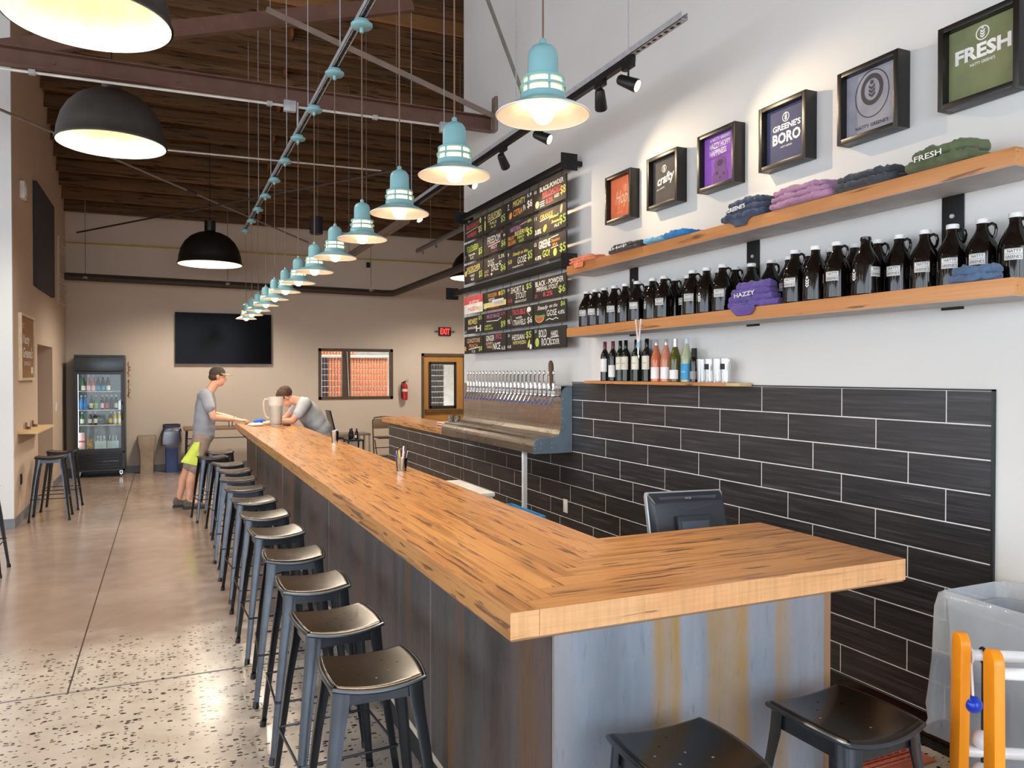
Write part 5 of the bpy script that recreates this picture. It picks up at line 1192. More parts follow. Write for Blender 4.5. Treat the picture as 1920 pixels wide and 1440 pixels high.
# dried garland beside the cooler
t = thing('dried_garland', 'dried leaf garland hanging beside the cooler', 'garland', (-.575, 14.72, 1.30))
MB().cyl((0, 0, 0), (0, 0, .62), .006, seg=6).build('string', M_cord, t); MB().cyl((0, 0, .62), (-.048, 0, .62), .004, seg=6).build('hook', M_galv, t)
for k in range(13):
    z = .02 + k * .048; a = k * 2.4
    lfc = [(176, 92, 48), (190, 150, 96), (150, 70, 44), (214, 190, 150)][k % 4]
    bq = MB(); d = Vector((math.cos(a) * .042 + .012, math.sin(a) * .03, -.05)); c0 = Vector((0, 0, z))
    sd = Vector((-math.sin(a), math.cos(a), .2)).normalized() * .02
    bq.add([c0, c0 + d * .5 + sd, c0 + d, c0 + d * .5 - sd, c0 + d * .5 + Vector((0, 0, .008))], [(0, 1, 4), (1, 2, 4), (2, 3, 4), (3, 0, 4)]).build('leaf', pm('dry_leaf_%d' % (k % 4), lfc, .8), t)

# ------------------------------------------------------------------ bins, tables, chair
def rsq(hx, hy, r, z, n=4):
    P_ = []
    for cx_, cy_, a0 in ((hx - r, hy - r, 0), (-hx + r, hy - r, 90), (-hx + r, -hy + r, 180), (hx - r, -hy + r, 270)):
        for k in range(n + 1):
            a = R(a0 + 90 * k / n); P_.append((cx_ + r * math.cos(a), cy_ + r * math.sin(a), z))
    return P_
def bin_(label, x, y, h, wt, wb, dt, db, col):
    t = thing('waste_bin', label, 'bin', (x, y, 0))
    m = pm('plastic_%d_%d_%d' % col, col, .5)
    MB().ring_loft([rsq(wb, db, .03, 0), rsq(wb * 1.06, db * 1.05, .03, h * .55), rsq(wb * 1.1, db * 1.1, .03, h * .6), rsq(wt, dt, .04, h * .86), rsq(wt, dt, .04, h), rsq(wt - .012, dt - .012, .03, h), rsq(wt - .02, dt - .02, .03, h - .06)], cap=False).build('body', m, t, ang=40)
    MB().ring_loft([rsq(wb - .005, db - .005, .03, .003), rsq(wb - .005, db - .005, .03, .006)]).build('bottom', m, t)
    return t
bin_('slim tan waste bin against the back wall', -.30, 14.76, .64, .148, .105, .2, .15, (160, 142, 124))
t = bin_('slim blue recycling bin with a clear bag', .095, 14.76, .81, .135, .10, .2, .15, (52, 72, 122))
M_bag = clear('smoky_bag', (.74, .70, .72), .10, .25)
rings = []
for k in range(9):
    z = .79 - k * .045; s = 1 + .30 * math.sin(k * .36)
    rings.append([(x_ * s * (1 + .06 * noise.noise(Vector((x_ * 20, y_ * 20, k)))) - (.03 * k / 9 if x_ < 0 else 0), y_ * min(s, 1.12) , z) for x_, y_, _ in rsq(.14, .2, .05, 0)])
MB().ring_loft(rings, cap=False).build('bag', M_bag, t, ang=80)
MB().ring_loft([rsq(.142, .208, .05, .79), rsq(.142, .208, .05, .825), rsq(.11, .17, .05, .825)], cap=False).build('lid_rim', pm('navy_rim', (36, 44, 74), .5), t)
t = thing('folding_table', 'brown topped folding table behind the standing man', 'table', (.88, 14.35, 0))
MB().box(-.6, -.35, .755, .6, .35, .79).build('tabletop', pm('walnut_laminate', (128, 96, 70), .5), t, bevel=.004)
for sx in (-1, 1):
    for sy in (-1, 1): MB().cyl((sx * .57, sy * .3, 0), (sx * .55, sy * .3, .755), .013, seg=8).build('leg', M_blackmatt, t)
    MB().cyl((sx * .55, 0, .45), (sx * .25, 0, .75), .009, seg=8).build('brace', M_blackmatt, t)
MB().cyl((-.55, -.3, .62), (.55, -.3, .62), .008, seg=8).build('stretcher', M_blackmatt, t)
t = thing('drink_glass', 'clear glass on the folding table', 'glass', (1.03, 14.25, .79)); MB().lathe([(.03, 0), (.04, .13), (.037, .13), (.028, .006)], 16, cap=False).build('cup', M_clear, t); MB().lathe([(.03, 0), (.03, .006)], 16).build('base', M_clear, t)
t = thing('side_table', 'low side table with grey top and white panel', 'table', (3.0, 14.0, 0))
MB().box(-.38, -.22, .60, .38, .22, .635).build('tabletop', pm('grey_brown_top', (128, 112, 98), .5), t, bevel=.003)
for sx in (-1, 1):
    for sy in (-1, 1): MB().box(sx * .36 - .015, sy * .2 - .015, 0, sx * .36 + .015, sy * .2 + .015, .60).build('leg', pm('grey_leg', (150, 140, 128), .5), t)
MB().box(-.3, .17, .08, .28, .185, .58).build('back_panel', pm('pale_panel', (206, 212, 214), .5), t)
t = thing('metal_post', 'dark vertical post standing by the side table', 'post', (2.50, 13.2, 0)); MB().cyl((0, 0, 0), (0, 0, .88), .018, seg=10).lathe([(.12, 0), (.12, .01), (.02, .02)], 16).build('pole', M_blackmatt, t)
t = thing('folding_chair', 'brown metal folding chair half hidden by the low tiled wall', 'chair', (3.62, 13.6, 0))
M_chair = pm('brown_chair_frame', (66, 56, 50), .4, .4)
for s in (-1, 1):
    MB().tube([(s * .21, .02, 0), (s * .21, .10, .45), (s * .21, .16, .86), (s * .17, .165, .92), (0, .165, .935)], .012, 8).build('back_leg', M_chair, t)
    MB().cyl((s * .19, -.22, 0), (s * .19, .08, .52), .011, seg=8).build('leg', M_chair, t)
MB().box(-.19, -.20, .56, .19, .16, .585).build('seat', M_chair, t, bevel=.008)
MB().box(-.195, .14, .72, .195, .16, .90).build('backrest', pm('tan_backrest', (130, 108, 84), .6), t, bevel=.008)
for z in (.22, .38): MB().cyl((-.2, .06, z), (.2, .06, z), .008, seg=8).build('stretcher', M_chair, t)
# low wall top and things on it
t = thing('pony_wall_top', 'short maple counter on the low tiled wall', 'counter', (WX - .08, 8.48, .9625))
for k in range(3): MB().box(k * .15, 0, 0, k * .15 + .149, 3.44, .072).build('plank', M_wood_y, t)
t = thing('menu_tray', 'red and white striped tray on the low maple counter', 'tray', (3.40, 9.35, 1.0355)); 
for k in range(4): MB().box(-.17, -.2, k * .012, .17, .25, k * .012 + .0115).build('layer', pm('tray_red' if k % 2 == 0 else 'tray_white', (150, 50, 44) if k % 2 == 0 else (226, 214, 200), .6), t)
for i, (x, y) in enumerate(((3.36, 9.42), (3.45, 9.5), (3.40, 9.28))):
    t = thing('patterned_cup', 'black and white patterned cup on the striped tray, %s' % ('left', 'back', 'front')[i], 'cup', (x, y, 1.084)); MB().lathe([(.032, 0), (.036, .005), (.04, .09), (.037, .09), (.034, .01)], 16, cap=False).build('cup', pm('patterned_cup', (130, 122, 104), .5, var=1.0, vs=60), t)
# ------------------------------------------------------------------ people: one continuous skin each, clothes over it
def skinmesh(name, caps, ells, mat, voxel=.008, smooth_it=6, extra=None):
    b = MB()
    for p0, p1, r0, r1 in caps:
        p0, p1 = Vector(p0), Vector(p1); n_ = 4
        pts = [p0 - (p1 - p0).normalized() * r0 * .75] + [p0.lerp(p1, i / n_) for i in range(n_ + 1)] + [p1 + (p1 - p0).normalized() * r1 * .75]
        b.tube(pts, [r0 * .55] + [r0 + (r1 - r0) * i / n_ for i in range(n_ + 1)] + [r1 * .55], 14)
    for c, r, rot in ells:
        s = MB(); s.ell((0, 0, 0), r, 18, 12); M = Matrix.Translation(c) @ Matrix.Rotation(rot, 4, 'Y')
        b.add([M @ Vector(v) for v in s.v], s.f)
    if extra: extra(b)
    me = b.mesh(name, mat, smooth=False)
    o = bpy.data.objects.new('tmp', me); COL.objects.link(o)
    r = o.modifiers.new('r', 'REMESH'); r.mode = 'VOXEL'; r.voxel_size = voxel
    s = o.modifiers.new('s', 'SMOOTH'); s.iterations = smooth_it; s.factor = .5
    bpy.context.view_layer.update(); dg = bpy.context.evaluated_depsgraph_get()
    out = bpy.data.meshes.new_from_object(o.evaluated_get(dg)); out.name = name
    out.materials.clear(); out.materials.append(mat)
    out.polygons.foreach_set('use_smooth', [True] * len(out.polygons))
    bpy.data.objects.remove(o); bpy.data.meshes.remove(me)
    return out
t_ = NT('skin'); v = t_.coord((1, 1, 1)); M_skin = t_.set(base=t_.ramp(t_.noise(v, 9, 3), [(.3, lin(206, 150, 122)), (.7, lin(226, 174, 146))]), rough=.5, sss=.05)
M_tee = pm('grey_tee', (150, 152, 160), .9, bump=.3, bs=90); M_tee2 = pm('light_grey_tee', (172, 174, 178), .9, bump=.3, bs=90)
M_short = pm('khaki_shorts', (150, 132, 122), .9, bump=.3, bs=90)
M_hair = pm('brown_hair', (74, 50, 34), .8, 0, var=.4, vs=60, bump=.8, bs=150)
def hand(caps, wrist, tip, side):
    """palm and five fingers lying flat, pointing from wrist to tip; side = +1 thumb towards +y"""
    w_, tp = Vector(wrist), Vector(tip); d = (tp - w_); L = d.length; d.normalize(); s = Vector((-d.y, d.x, 0)).normalized()
    pal = w_ + d * L * .45
    for k in (-1, 0, 1): caps.append((w_ + s * k * .012, pal + s * k * .024, .016, .014))
    for k, ln in zip((-1.5, -.5, .5, 1.5), (.80, .96, 1.0, .92) if side > 0 else (.92, 1.0, .96, .80)):
        b0 = pal + s * k * .019; m = b0 + d * L * .55 * ln * .5 + s * k * .004 + Vector((0, 0, .010)); e = b0 + d * L * .55 * ln + s * k * .007 + Vector((0, 0, -.006))
        caps.append((b0, m, .0095, .0088)); caps.append((m, e, .0088, .0075))
    t0 = w_ + d * L * .18 + s * side * .022; t1 = w_ + d * L * .42 + s * side * .052; t2 = w_ + d * L * .62 + s * side * .058 + Vector((0, 0, -.006))
    caps.append((t0, t1, .013, .011)); caps.append((t1, t2, .010, .008))
def head_parts(hc, fwd_tilt):
    """ellipsoids and capsules of a head; fwd_tilt rotates about y (positive looks down)"""
    M = Matrix.Translation(hc) @ Matrix.Rotation(fwd_tilt, 4, 'Y')
    P_ = lambda x, y, z: M @ Vector((x, y, z))
    ells = [(P_(-.012, 0, .03), (.098, .076, .092), fwd_tilt), (P_(.028, 0, -.045), (.062, .056, .072), fwd_tilt), (P_(.045, 0, -.088), (.034, .032, .026), fwd_tilt)]
    caps = [(P_(.080, 0, .012), P_(.104, 0, -.028), .009, .013), (P_(.094, -.012, -.03), P_(.094, .012, -.03), .009, .009),
            (P_(.076, -.020, -.058), P_(.076, .020, -.058), .009, .009), (P_(.073, -.018, -.070), P_(.073, .018, -.070), .009, .009),
            (P_(.078, -.045, .022), P_(.084, -.012, .026), .009, .009), (P_(.078, .045, .022), P_(.084, .012, .026), .009, .009)]
    for s in (-1, 1): caps.append((P_(-.006, s * .078, .016), P_(-.002, s * .074, -.028), .013, .009))
    return caps, ells, M
def eyes(parent, M):
    for s in (-1, 1):
        c = M @ Vector((.078, s * .030, .004)); MB().ell(c, (.010, .012, .009), 10, 6).build('eye', pm('eye_white', (214, 208, 202), .3), parent)

def man_standing():
    t = thing('person', 'person in grey tee, khaki shorts and dark cap leaning on the bar end', 'person', (.235, 10.66, 0), R(0))
    caps, ells = [], []
    hc = Vector((.385, .01, 1.665)); hcap, hell, HM = head_parts(hc, R(8)); caps += hcap; ells += hell
    caps += [((.27, 0, 1.46), (.355, .005, 1.60), .062, .056)]
    ells += [((.235, 0, 1.28), (.105, .15, .24), R(4)), ((.20, 0, .98), (.10, .14, .14), 0), ((.24, 0, 1.43), (.07, .18, .06), 0)]
    for s, el, wr_, tp in ((-1, (.315, -.235, 1.155), (.565, -.135, 1.118), (.735, -.075, 1.086)), (1, (.35, .22, 1.17), (.60, .055, 1.118), (.77, .01, 1.086))):
        sh = (.235, s * .19, 1.435)
        caps.append((sh, el, .052, .042)); 
        mid = Vector(el).lerp(Vector(wr_), .35); caps.append((el, mid, .042, .043)); caps.append((mid, wr_, .043, .027))
        hand(caps, wr_, tp, -s)
    for s, kn, an, toe in ((-1, (.085, -.105, .49), (.03, -.10, .10), (.15, -.115, .05)), (1, (.02, .105, .49), (-.085, .10, .10), (.03, .12, .05))):
        hp = (.19, s * .09, .92)
        caps += [(hp, kn, .085, .058), (kn, Vector(kn).lerp(Vector(an), .35) + Vector((-.015, 0, 0)), .056, .058), (Vector(kn).lerp(Vector(an), .35) + Vector((-.015, 0, 0)), an, .058, .036), (an, toe, .036, .03)]
    body = obj('body', skinmesh('body', caps, ells, M_skin, .0065, 4), t); eyes(t, HM)
    # tee
    c2 = [((.225, s * .16, 1.455), (.275, s * .225, 1.27), .075, .068) for s in (-1, 1)]
    e2 = [((.235, 0, 1.26), (.132, .178, .27), R(4)), ((.225, 0, 1.42), (.098, .205, .085), 0), ((.215, 0, 1.02), (.138, .178, .20), 0), ((.212, 0, .93), (.136, .176, .13), 0), ((.226, 0, 1.13), (.137, .18, .22), R(3))]
    obj('shirt', skinmesh('shirt', c2, e2, M_tee, .012, 5), t)
    # shorts
    c3 = []
    for s, kn in ((-1, (.10, -.108, .50)), (1, (.04, .108, .50))): c3.append(((.195, s * .085, .90), kn, .112, .086))
    obj('shorts', skinmesh('shorts', c3, [((.20, 0, .90), (.128, .17, .12), 0)], M_short, .012, 4), t)
    MB().ell(HM @ Vector((-.014, 0, .045)), (.101, .079, .098), 20, 12).build('cap_crown', pm('dark_brown_cap', (62, 54, 46), .9, bump=.4, bs=150), t)
    q = MB(); n_ = 12; up, dn = [], []
    for i in range(n_ + 1):
        a = -1.25 + 2.5 * i / n_
        up.append((.175 * math.cos(a) * .98 - .0, .072 * math.sin(a) * 1.0, .052 - .02 * math.sin(a) ** 2)); dn.append((.075 * math.cos(a), .075 * math.sin(a), .060))
    vs_ = [HM @ Vector(p) for p in up] + [HM @ Vector(p) for p in dn] + [HM @ (Vector(p) - Vector((0, 0, .006))) for p in up] + [HM @ (Vector(p) - Vector((0, 0, .006))) for p in dn]
    m_ = n_ + 1; fs_ = []
    for i in range(n_): fs_ += [(i, i + 1, m_ + i + 1, m_ + i), (2 * m_ + i, 3 * m_ + i, 3 * m_ + i + 1, 2 * m_ + i + 1), (i, 2 * m_ + i, 2 * m_ + i + 1, i + 1)]
    q.add(vs_, fs_).build('cap_brim', pm('tan_brim', (150, 124, 96), .9), t)
    MB().ell(HM @ Vector((-.045, 0, -.005)), (.070, .0795, .055), 16, 10).build('hair', M_hair, t)
    for s, an, toe in ((-1, (.03, -.10, 0), (.15, -.115, 0)), (1, (-.085, .10, 0), (.03, .12, 0))):
        d = (Vector(toe) - Vector(an)); a = math.atan2(d.y, d.x); Mx = Matrix.Translation((an[0], an[1], 0)) @ Matrix.Rotation(a, 4, 'Z')
        so = MB(); so.M = Mx
        out = [(-.072 + .272 * (.5 - .5 * math.cos(math.pi * k / 10)), .036 + .012 * math.sin(math.pi * k / 10 * 1.1) if 0 < k < 10 else .012) for k in range(11)]
        out = out + [(x, -y_) for x, y_ in out[::-1]]
        so.ring_loft([[(x, y_, 0.0) for x, y_ in out], [(x * 1.01, y_ * 1.02, .024) for x, y_ in out]])
        up_ = skinmesh('shoe', [((-.03, 0, .05), (.13, 0, .045), .040, .040), ((.13, 0, .045), (.165, 0, .04), .042, .032), ((-.035, 0, .06), (-.02, 0, .10), .040, .042), ((.0, 0, .085), (.06, 0, .065), .040, .036)], [((.06, 0, .045), (.12, .044, .034), 0)], pm('grey_hiking_shoe', (96, 90, 84), .8, bump=.4, bs=60), .008, 3)
        up_.transform(Mx); sh = obj('shoe', up_, t)
        so.build('sole', pm('dark_sole', (58, 52, 46), .7), sh)
        lc = MB(); lc.M = Mx
        for k in range(4): lc.cyl((.05 + .022 * k, -.026, .104 - .012 * k), (.05 + .022 * k, .026, .104 - .012 * k), .004, seg=6)
        lc.build('laces', pm('dark_lace', (40, 38, 36), .8), sh)
    MB().tube([Vector((.585, .067, 1.118)) + Vector((-.0, math.cos(a) * .030, math.sin(a) * .026)) for a in [2 * math.pi * i / 14 for i in range(14)]], .007, 6, closed=True).build('watch', M_blackmatt, t)
    return t
man_standing()
# high-visibility towel tucked at the hip
t = thing('towel', 'lime yellow towel hanging from the standing person', 'towel', (.33, 10.47, .55)); rings = []
for i in range(9):
    s = i / 8; wd = .035 + .065 * s
    rings.append([(.03 - .09 * s + wd * math.cos(a) * (1.0), -.008 + .012 * math.sin(a) + .008 * math.sin(3 * a + 5 * s), .30 - .27 * s - .03 * s * math.cos(a)) for a in [2 * math.pi * k / 12 for k in range(12)]])
MB().ring_loft(rings).build('cloth', pm('lime_towel', (206, 222, 92), .9, bump=.4, bs=80), t, ang=70)

def man_leaning():
    t = thing('person', 'person in light grey tee bent over the bar behind the pitcher', 'person', (1.86, 10.08, 0), R(180))
    caps, ells = [], []
    hc = Vector((.475, .0, 1.405)); hcap, hell, HM = head_parts(hc, R(52)); caps += hcap; ells += hell
    caps += [((.30, 0, 1.345), (.41, 0, 1.385), .062, .058)]
    ells += [((.15, 0, 1.17), (.12, .15, .24), R(35)), ((.02, 0, .96), (.11, .14, .14), 0), ((.27, 0, 1.32), (.08, .18, .07), R(35))]
    for s, el, wr_, tp in ((1, (.43, .255, 1.125), (.655, .17, 1.105), (.80, .10, 1.087)), (-1, (.45, -.235, 1.125), (.64, -.06, 1.108), (.75, .05, 1.089))):
        sh = (.265, s * .19, 1.325)
        caps.append((sh, el, .052, .042)); mid = Vector(el).lerp(Vector(wr_), .35); caps.append((el, mid, .042, .042)); caps.append((mid, wr_, .042, .027))
        hand(caps, wr_, tp, -s)
    for s in (-1, 1): caps += [((0, s * .09, .92), (.02, s * .10, .50), .085, .058), ((.02, s * .10, .50), (-.03, s * .10, .10), .057, .036), ((-.03, s * .10, .10), (.10, s * .115, .04), .036, .03)]
    obj('body', skinmesh('body', caps, ells, M_skin, .0065, 4), t); eyes(t, HM)
    c2 = [((.25, s * .165, 1.345), (.36, s * .235, 1.195), .078, .070) for s in (-1, 1)]
    e2 = [((.165, 0, 1.17), (.148, .178, .27), R(35)), ((.25, 0, 1.315), (.10, .20, .095), R(35)), ((.04, 0, .98), (.145, .178, .18), R(10)), ((.105, 0, 1.08), (.146, .178, .21), R(28))]
    obj('shirt', skinmesh('shirt', c2, e2, M_tee2, .012, 5), t)
    c3 = [((0, s * .085, .90), (.02, s * .105, .45), .112, .084) for s in (-1, 1)]
    obj('shorts', skinmesh('shorts', c3, [((.01, 0, .90), (.13, .17, .12), 0)], M_short, .014, 4), t)
    hh = MB(); s_ = MB(); s_.ell((0, 0, 0), (.106, .086, .090), 40, 26)
    hv = []
    for p in s_.v:
        p = Vector(p); nn_ = p.normalized(); k = 1 + .10 * noise.noise(p * 38) + .05 * noise.noise(p * 90)
        hv.append(HM @ (p * k + Vector((-.030, 0, .048))))
    hh.add(hv, s_.f).build('hair', M_hair, t, ang=80)
    for s in (-1, 1):
        MB().ring_loft([[(x, y_ + s * .11, 0) for x, y_ in ((-.11, -.04), (.17, -.045), (.19, 0), (.17, .045), (-.11, .04))], [(x * .9, y_ + s * .11, .07) for x, y_ in ((-.11, -.04), (.17, -.045), (.19, 0), (.17, .045), (-.11, .04))]]).build('shoe', M_blackmatt, t, bevel=.01)
    return t
man_leaning()
# ------------------------------------------------------------------ things on the bar
BT_ = BZ1 + .0005
M_cup = clear('clear_plastic', (.97, .97, .96), .14, .08)
t = thing('pitcher', 'tall frosted plastic pitcher near the far end of the bar', 'pitcher', (1.22, 9.72, BT_))
M_frost = pm('frosted_plastic', (226, 220, 212), .3, trans=.0, alpha=.34)
MB().lathe([(.062, 0), (.066, .004), (.075, .10), (.086, .30), (.092, .36), (.088, .36), (.082, .30), (.071, .10), (.062, .008)], 28, cap=False).build('body', M_frost, t)
MB().lathe([(.064, 0.0), (.064, .006)], 24).build('base', M_frost, t)
MB().tube([(-.086, 0, .33), (-.125, 0, .335), (-.142, 0, .30), (-.138, 0, .20), (-.115, 0, .12), (-.078, 0, .10)], .010, 8).build('handle', M_frost, t)
MB().lathe([(.068, .02), (.081, .25), (.0, .25)], 24).build('water', clear('pale_liquid', (.93, .92, .88), .05), t)
t = thing('shot_glass', 'small clear glass with steel jigger on the bar', 'glass', (1.43, 7.20, BT_))
MB().lathe([(.028, 0), (.036, .10), (.033, .10), (.025, .006)], 18, cap=False).build('cup', M_cup, t); MB().lathe([(.028, 0), (.028, .008)], 18).build('base', M_cup, t)
MB().lathe([(.018, .012), (.026, .055), (.03, .11), (.026, .112), (.022, .06)], 16, cap=False).build('jigger', M_chrome, t)
t = thing('pen_cup', 'clear cup full of coloured pens on the bar edge', 'cup', (1.405, 4.90, BT_))
MB().lathe([(.032, 0), (.040, .085), (.037, .085), (.029, .005)], 18, cap=False).build('cup', M_cup, t); MB().lathe([(.032, 0), (.032, .006)], 18).build('base', M_cup, t)
rq = random.Random(4)
for k, c in enumerate(((236, 236, 236), (220, 120, 140), (210, 100, 120), (240, 240, 240), (60, 60, 150), (200, 210, 90), (236, 232, 230), (40, 40, 44))):
    a = k * .8; d = Vector((math.cos(a) * .028, math.sin(a) * .028, .0)); p0 = d * .4 + Vector((0, 0, .009)); p1 = d * 1.45 + Vector((0, 0, .12 + rq.uniform(0, .05)))
    pn = thing('pen', '%s pen standing in the clear cup' % ('white', 'pink', 'rose', 'glossy white', 'blue', 'lime', 'off-white', 'black')[k], 'pen', (1.405, 4.90, BT_), 0, 'pens in the cup')
    MB().cyl(p0, p1, .0055, seg=8).build('barrel', pm('pen_%d' % k, c, .4), pn); MB().cyl(p1, p1 + (p1 - p0).normalized() * .012, .0045, .003, 8).build('tip', M_blackmatt, pn)
t = thing('bar_rag', 'white rag bundle on the far end of the bar', 'cloth', (1.0, 9.88, BT_)); 
def lump(c, r, seed): 
    s = MB().ell((0, 0, 0), r, 22, 14); return [Vector(c) + Vector(p) * (1 + .25 * noise.noise(Vector(p) * 22 + Vector((seed, 0, 0)))) for p in s.v], s.f
v_, f_ = lump((0, 0, .02), (.09, .06, .022), 1); MB().add([(p.x, p.y, max(p.z, .0)) for p in v_], f_).build('cloth', pm('white_rag', (232, 220, 216), .9, bump=.4), t)
t = thing('bar_rag', 'blue rag bundle behind the white rag', 'cloth', (1.08, 10.20, BT_)); v_, f_ = lump((0, 0, .035), (.07, .06, .038), 4); MB().add([(p.x, p.y, max(p.z, .0)) for p in v_], f_).build('cloth', pm('blue_rag', (46, 92, 176), .9, bump=.4), t)
t = thing('phone', 'dark phone lying beside the pitcher', 'phone', (1.36, 9.80, BT_)); MB().box(-.04, -.07, 0, .04, .07, .012).build('case', M_blackgloss, t, bevel=.004)
t = thing('card_box', 'small cream card box behind the phone', 'box', (1.33, 10.50, BT_)); MB().box(-.035, -.05, 0, .035, .05, .055).build('box', M_cream, t, bevel=.002)
t = thing('pen', 'dark pen lying at the standing person\'s hands', 'pen', (.96, 10.30, BT_ + .006)); MB().cyl((-.05, -.05, 0), (.03, .04, .0), .0055, seg=8).build('barrel', M_blackmatt, t)

# ------------------------------------------------------------------ behind the bar
t = thing('work_table', 'stainless work table behind the bar', 'table', (1.80, 6.45, 0))
MB().box(-.27, -3.25, .735, .25, 3.3, .77).build('tabletop', M_ss, t, bevel=.003)
for sx in (-.24, .22):
    for y in (-3.2, -1.1, 1.1, 3.2): MB().cyl((sx, y, 0), (sx, y, .74), .02, seg=10).build('leg', M_galv, t)
t = thing('ice_bin', 'white lidded bin behind the bar', 'bin', (1.82, 5.05, .7705))
MB().box(-.16, -.33, 0, .16, .33, .12).build('body', pm('white_bin', (226, 226, 228), .4), t, bevel=.01); MB().box(-.17, -.34, .12, .17, .34, .148).build('lid', pm('white_lid', (240, 236, 232), .35), t, bevel=.008)
t = thing('glass_rack', 'blue plastic glass rack behind the bar', 'rack', (1.79, 4.22, .7705)); M_rack = pm('blue_rack', (34, 130, 206), .4)
for q in ((-.21, -.24, -.195, .24), (.195, -.24, .21, .24), (-.195, -.24, .195, -.225), (-.195, .225, .195, .24)):
    MB().box(q[0], q[1], .085, q[2], q[3], .115).box(q[0], q[1], 0, q[2], q[3], .02).build('rail', M_rack, t, bevel=.004)
for k in range(9):
    for x in (-.2025, .2025): MB().box(x - .006, -.22 + k * .054, .02, x + .006, -.21 + k * .054, .085).build('upright', M_rack, t)
t = thing('till_screen', 'black till screen beside the bent-over person', 'screen', (2.13, 10.85, 0)); 
MB().bar((.02, 0, .82), (-.07, 0, 1.2), .32, .02, up=(1, 0, 0)).build('screen', M_blackgloss, t); MB().box(-.12, -.12, .80, .12, .12, .825).build('base', M_blackmatt, t); MB().cyl((.0, 0, 0), (0, 0, .80), .03, seg=10).lathe([(.10, 0), (.10, .015), (.03, .02)], 18).build('stand', M_blackmatt, t)
t = thing('side_stand', 'small black stand with bottles behind the bar', 'stand', (2.36, 10.60, 0)); MB().box(-.11, -.16, .79, .11, .16, .81).build('tray', M_blackmatt, t)
for sx in (-.1, .1):
    for sy in (-.14, .14): MB().cyl((sx, sy, 0), (sx, sy, .79), .01, seg=8).build('leg', M_blackmatt, t)
for i, (x, y) in enumerate(((2.30, 10.54), (2.39, 10.54), (2.35, 10.66))):
    bottle('sauce_bottle', 'small dark bottle on the black stand, %s' % ('left', 'right', 'back')[i], y, [(r * .8, z * .62) for r, z in BT], M_blackgloss, None, .1, M_cream if i == 1 else None, (.02, .06), x=x, zb=.8105, group='bottles on the black stand')
# till monitor behind the bar return
t = thing('till_monitor', 'black touch-screen till seen from behind over the bar corner', 'monitor', (2.17, 2.86, .73), R(-8))
M_mon = pm('black_monitor_plastic', (34, 40, 48), .35); tilt = Matrix.Translation((0, 0, .16)) @ Matrix.Rotation(R(-14), 4, 'X')
b = MB(); b.M = tilt
b.ring_loft([[(x * .195, .02, .012 + z * .27) for x, z in ((-.93, 0), (.93, 0), (1, .06), (1, .94), (.97, 1), (-.97, 1), (-1, .94), (-1, .06))], [(x * .195, -.005, .012 + z * .27) for x, z in ((-.93, 0), (.93, 0), (1, .06), (1, .94), (.97, 1), (-.97, 1), (-1, .94), (-1, .06))]])
b.build('bezel', pm('silver_bezel', (168, 174, 180), .3, .5), t, bevel=.003)
b = MB(); b.M = tilt
b.ring_loft([[(x * .19, -.0055, .015 + z * .262) for x, z in ((-1, .05), (-.95, 0), (.95, 0), (1, .05), (1, .95), (.95, 1), (-.95, 1), (-1, .95))], [(x * .175, -.045, .03 + z * .20) for x, z in ((-1, .05), (-.95, 0), (.95, 0), (1, .05), (1, .95), (.95, 1), (-.95, 1), (-1, .95))]])
bk = b.build('back_shell', M_mon, t, bevel=.004)
b = MB(); b.M = tilt
n_ = 16; top_ = [(-.15 + .30 * i / n_, .255) for i in range(n_ + 1)]; bot = [(-.12 + .24 * i / n_, .218 - .022 * math.sin(math.pi * i / n_)) for i in range(n_ + 1)]
b.add([(x, -.030, z) for x, z in top_] + [(x, -.046, z) for x, z in bot], [(i, n_ + 1 + i, n_ + 2 + i, i + 1) for i in range(n_)]).build('vent_panel', pm('dark_vent', (58, 66, 76), .4), bk)
q = MB(); text(q, 'NCR', .0, .245, -.0, wd=.030, h=.009); b = MB(); b.M = tilt; b.add([(x, -.036, z) for x, y_, z in q.v], q.f).build('logo', M_galv, bk)
b = MB(); b.M = tilt; b.box(-.085, -.075, .05, .085, -.045, .165).build('mount_block', M_mon, bk, bevel=.008); b = MB(); b.M = tilt; b.box(-.068, -.078, .06, .068, -.074, .14).build('mount_recess', pm('slate_plastic', (64, 76, 92), .4), bk, bevel=.002)
MB().box(-.05, -.05, .01, .05, .03, .26).box(-.13, -.12, 0, .13, .12, .02).build('stand', M_mon, t, bevel=.008)
MB().ell((-.19, -.03, .21), (.028, .03, .05), 14, 8).cyl((-.19, 0, 0), (-.19, -.02, .18), .012, seg=8).build('card_reader', M_blackmatt, t)
t2 = thing('till_stand', 'black cabinet carrying the till', 'cabinet', (2.17, 2.86, 0)); MB().box(-.22, -.16, 0, .22, .17, .728).build('body', M_blackmatt, t2, bevel=.005); MB().box(-.2, .17, .05, .2, .176, .70).build('door', M_black, t2)
# red rubber mat with a raised honeycomb
t = thing('rubber_mat', 'salmon red rubber mat on the floor by the tiled wall', 'mat', (2.60, 3.75, 0)); M_mat = pm('salmon_rubber', (206, 118, 94), .75)
MB().box(-.17, -1.43, 0.0005, .48, -.70, .008).build('sheet', M_mat, t)
b = MB()
for i in range(22):
    for j in range(14):
        x = -.55 + i * .044 + (.022 if j % 2 else 0); y = -1.37 + j * .047
        if -.14 < x < .42: b.box(x, y, .008, x + .034, y + .011, .020)
for j in range(14): b.box(-.12, -1.385 + j * .047, .008, .44, -1.381 + j * .047, .016)
b.build('ribs', M_mat, t, kind='stuff')
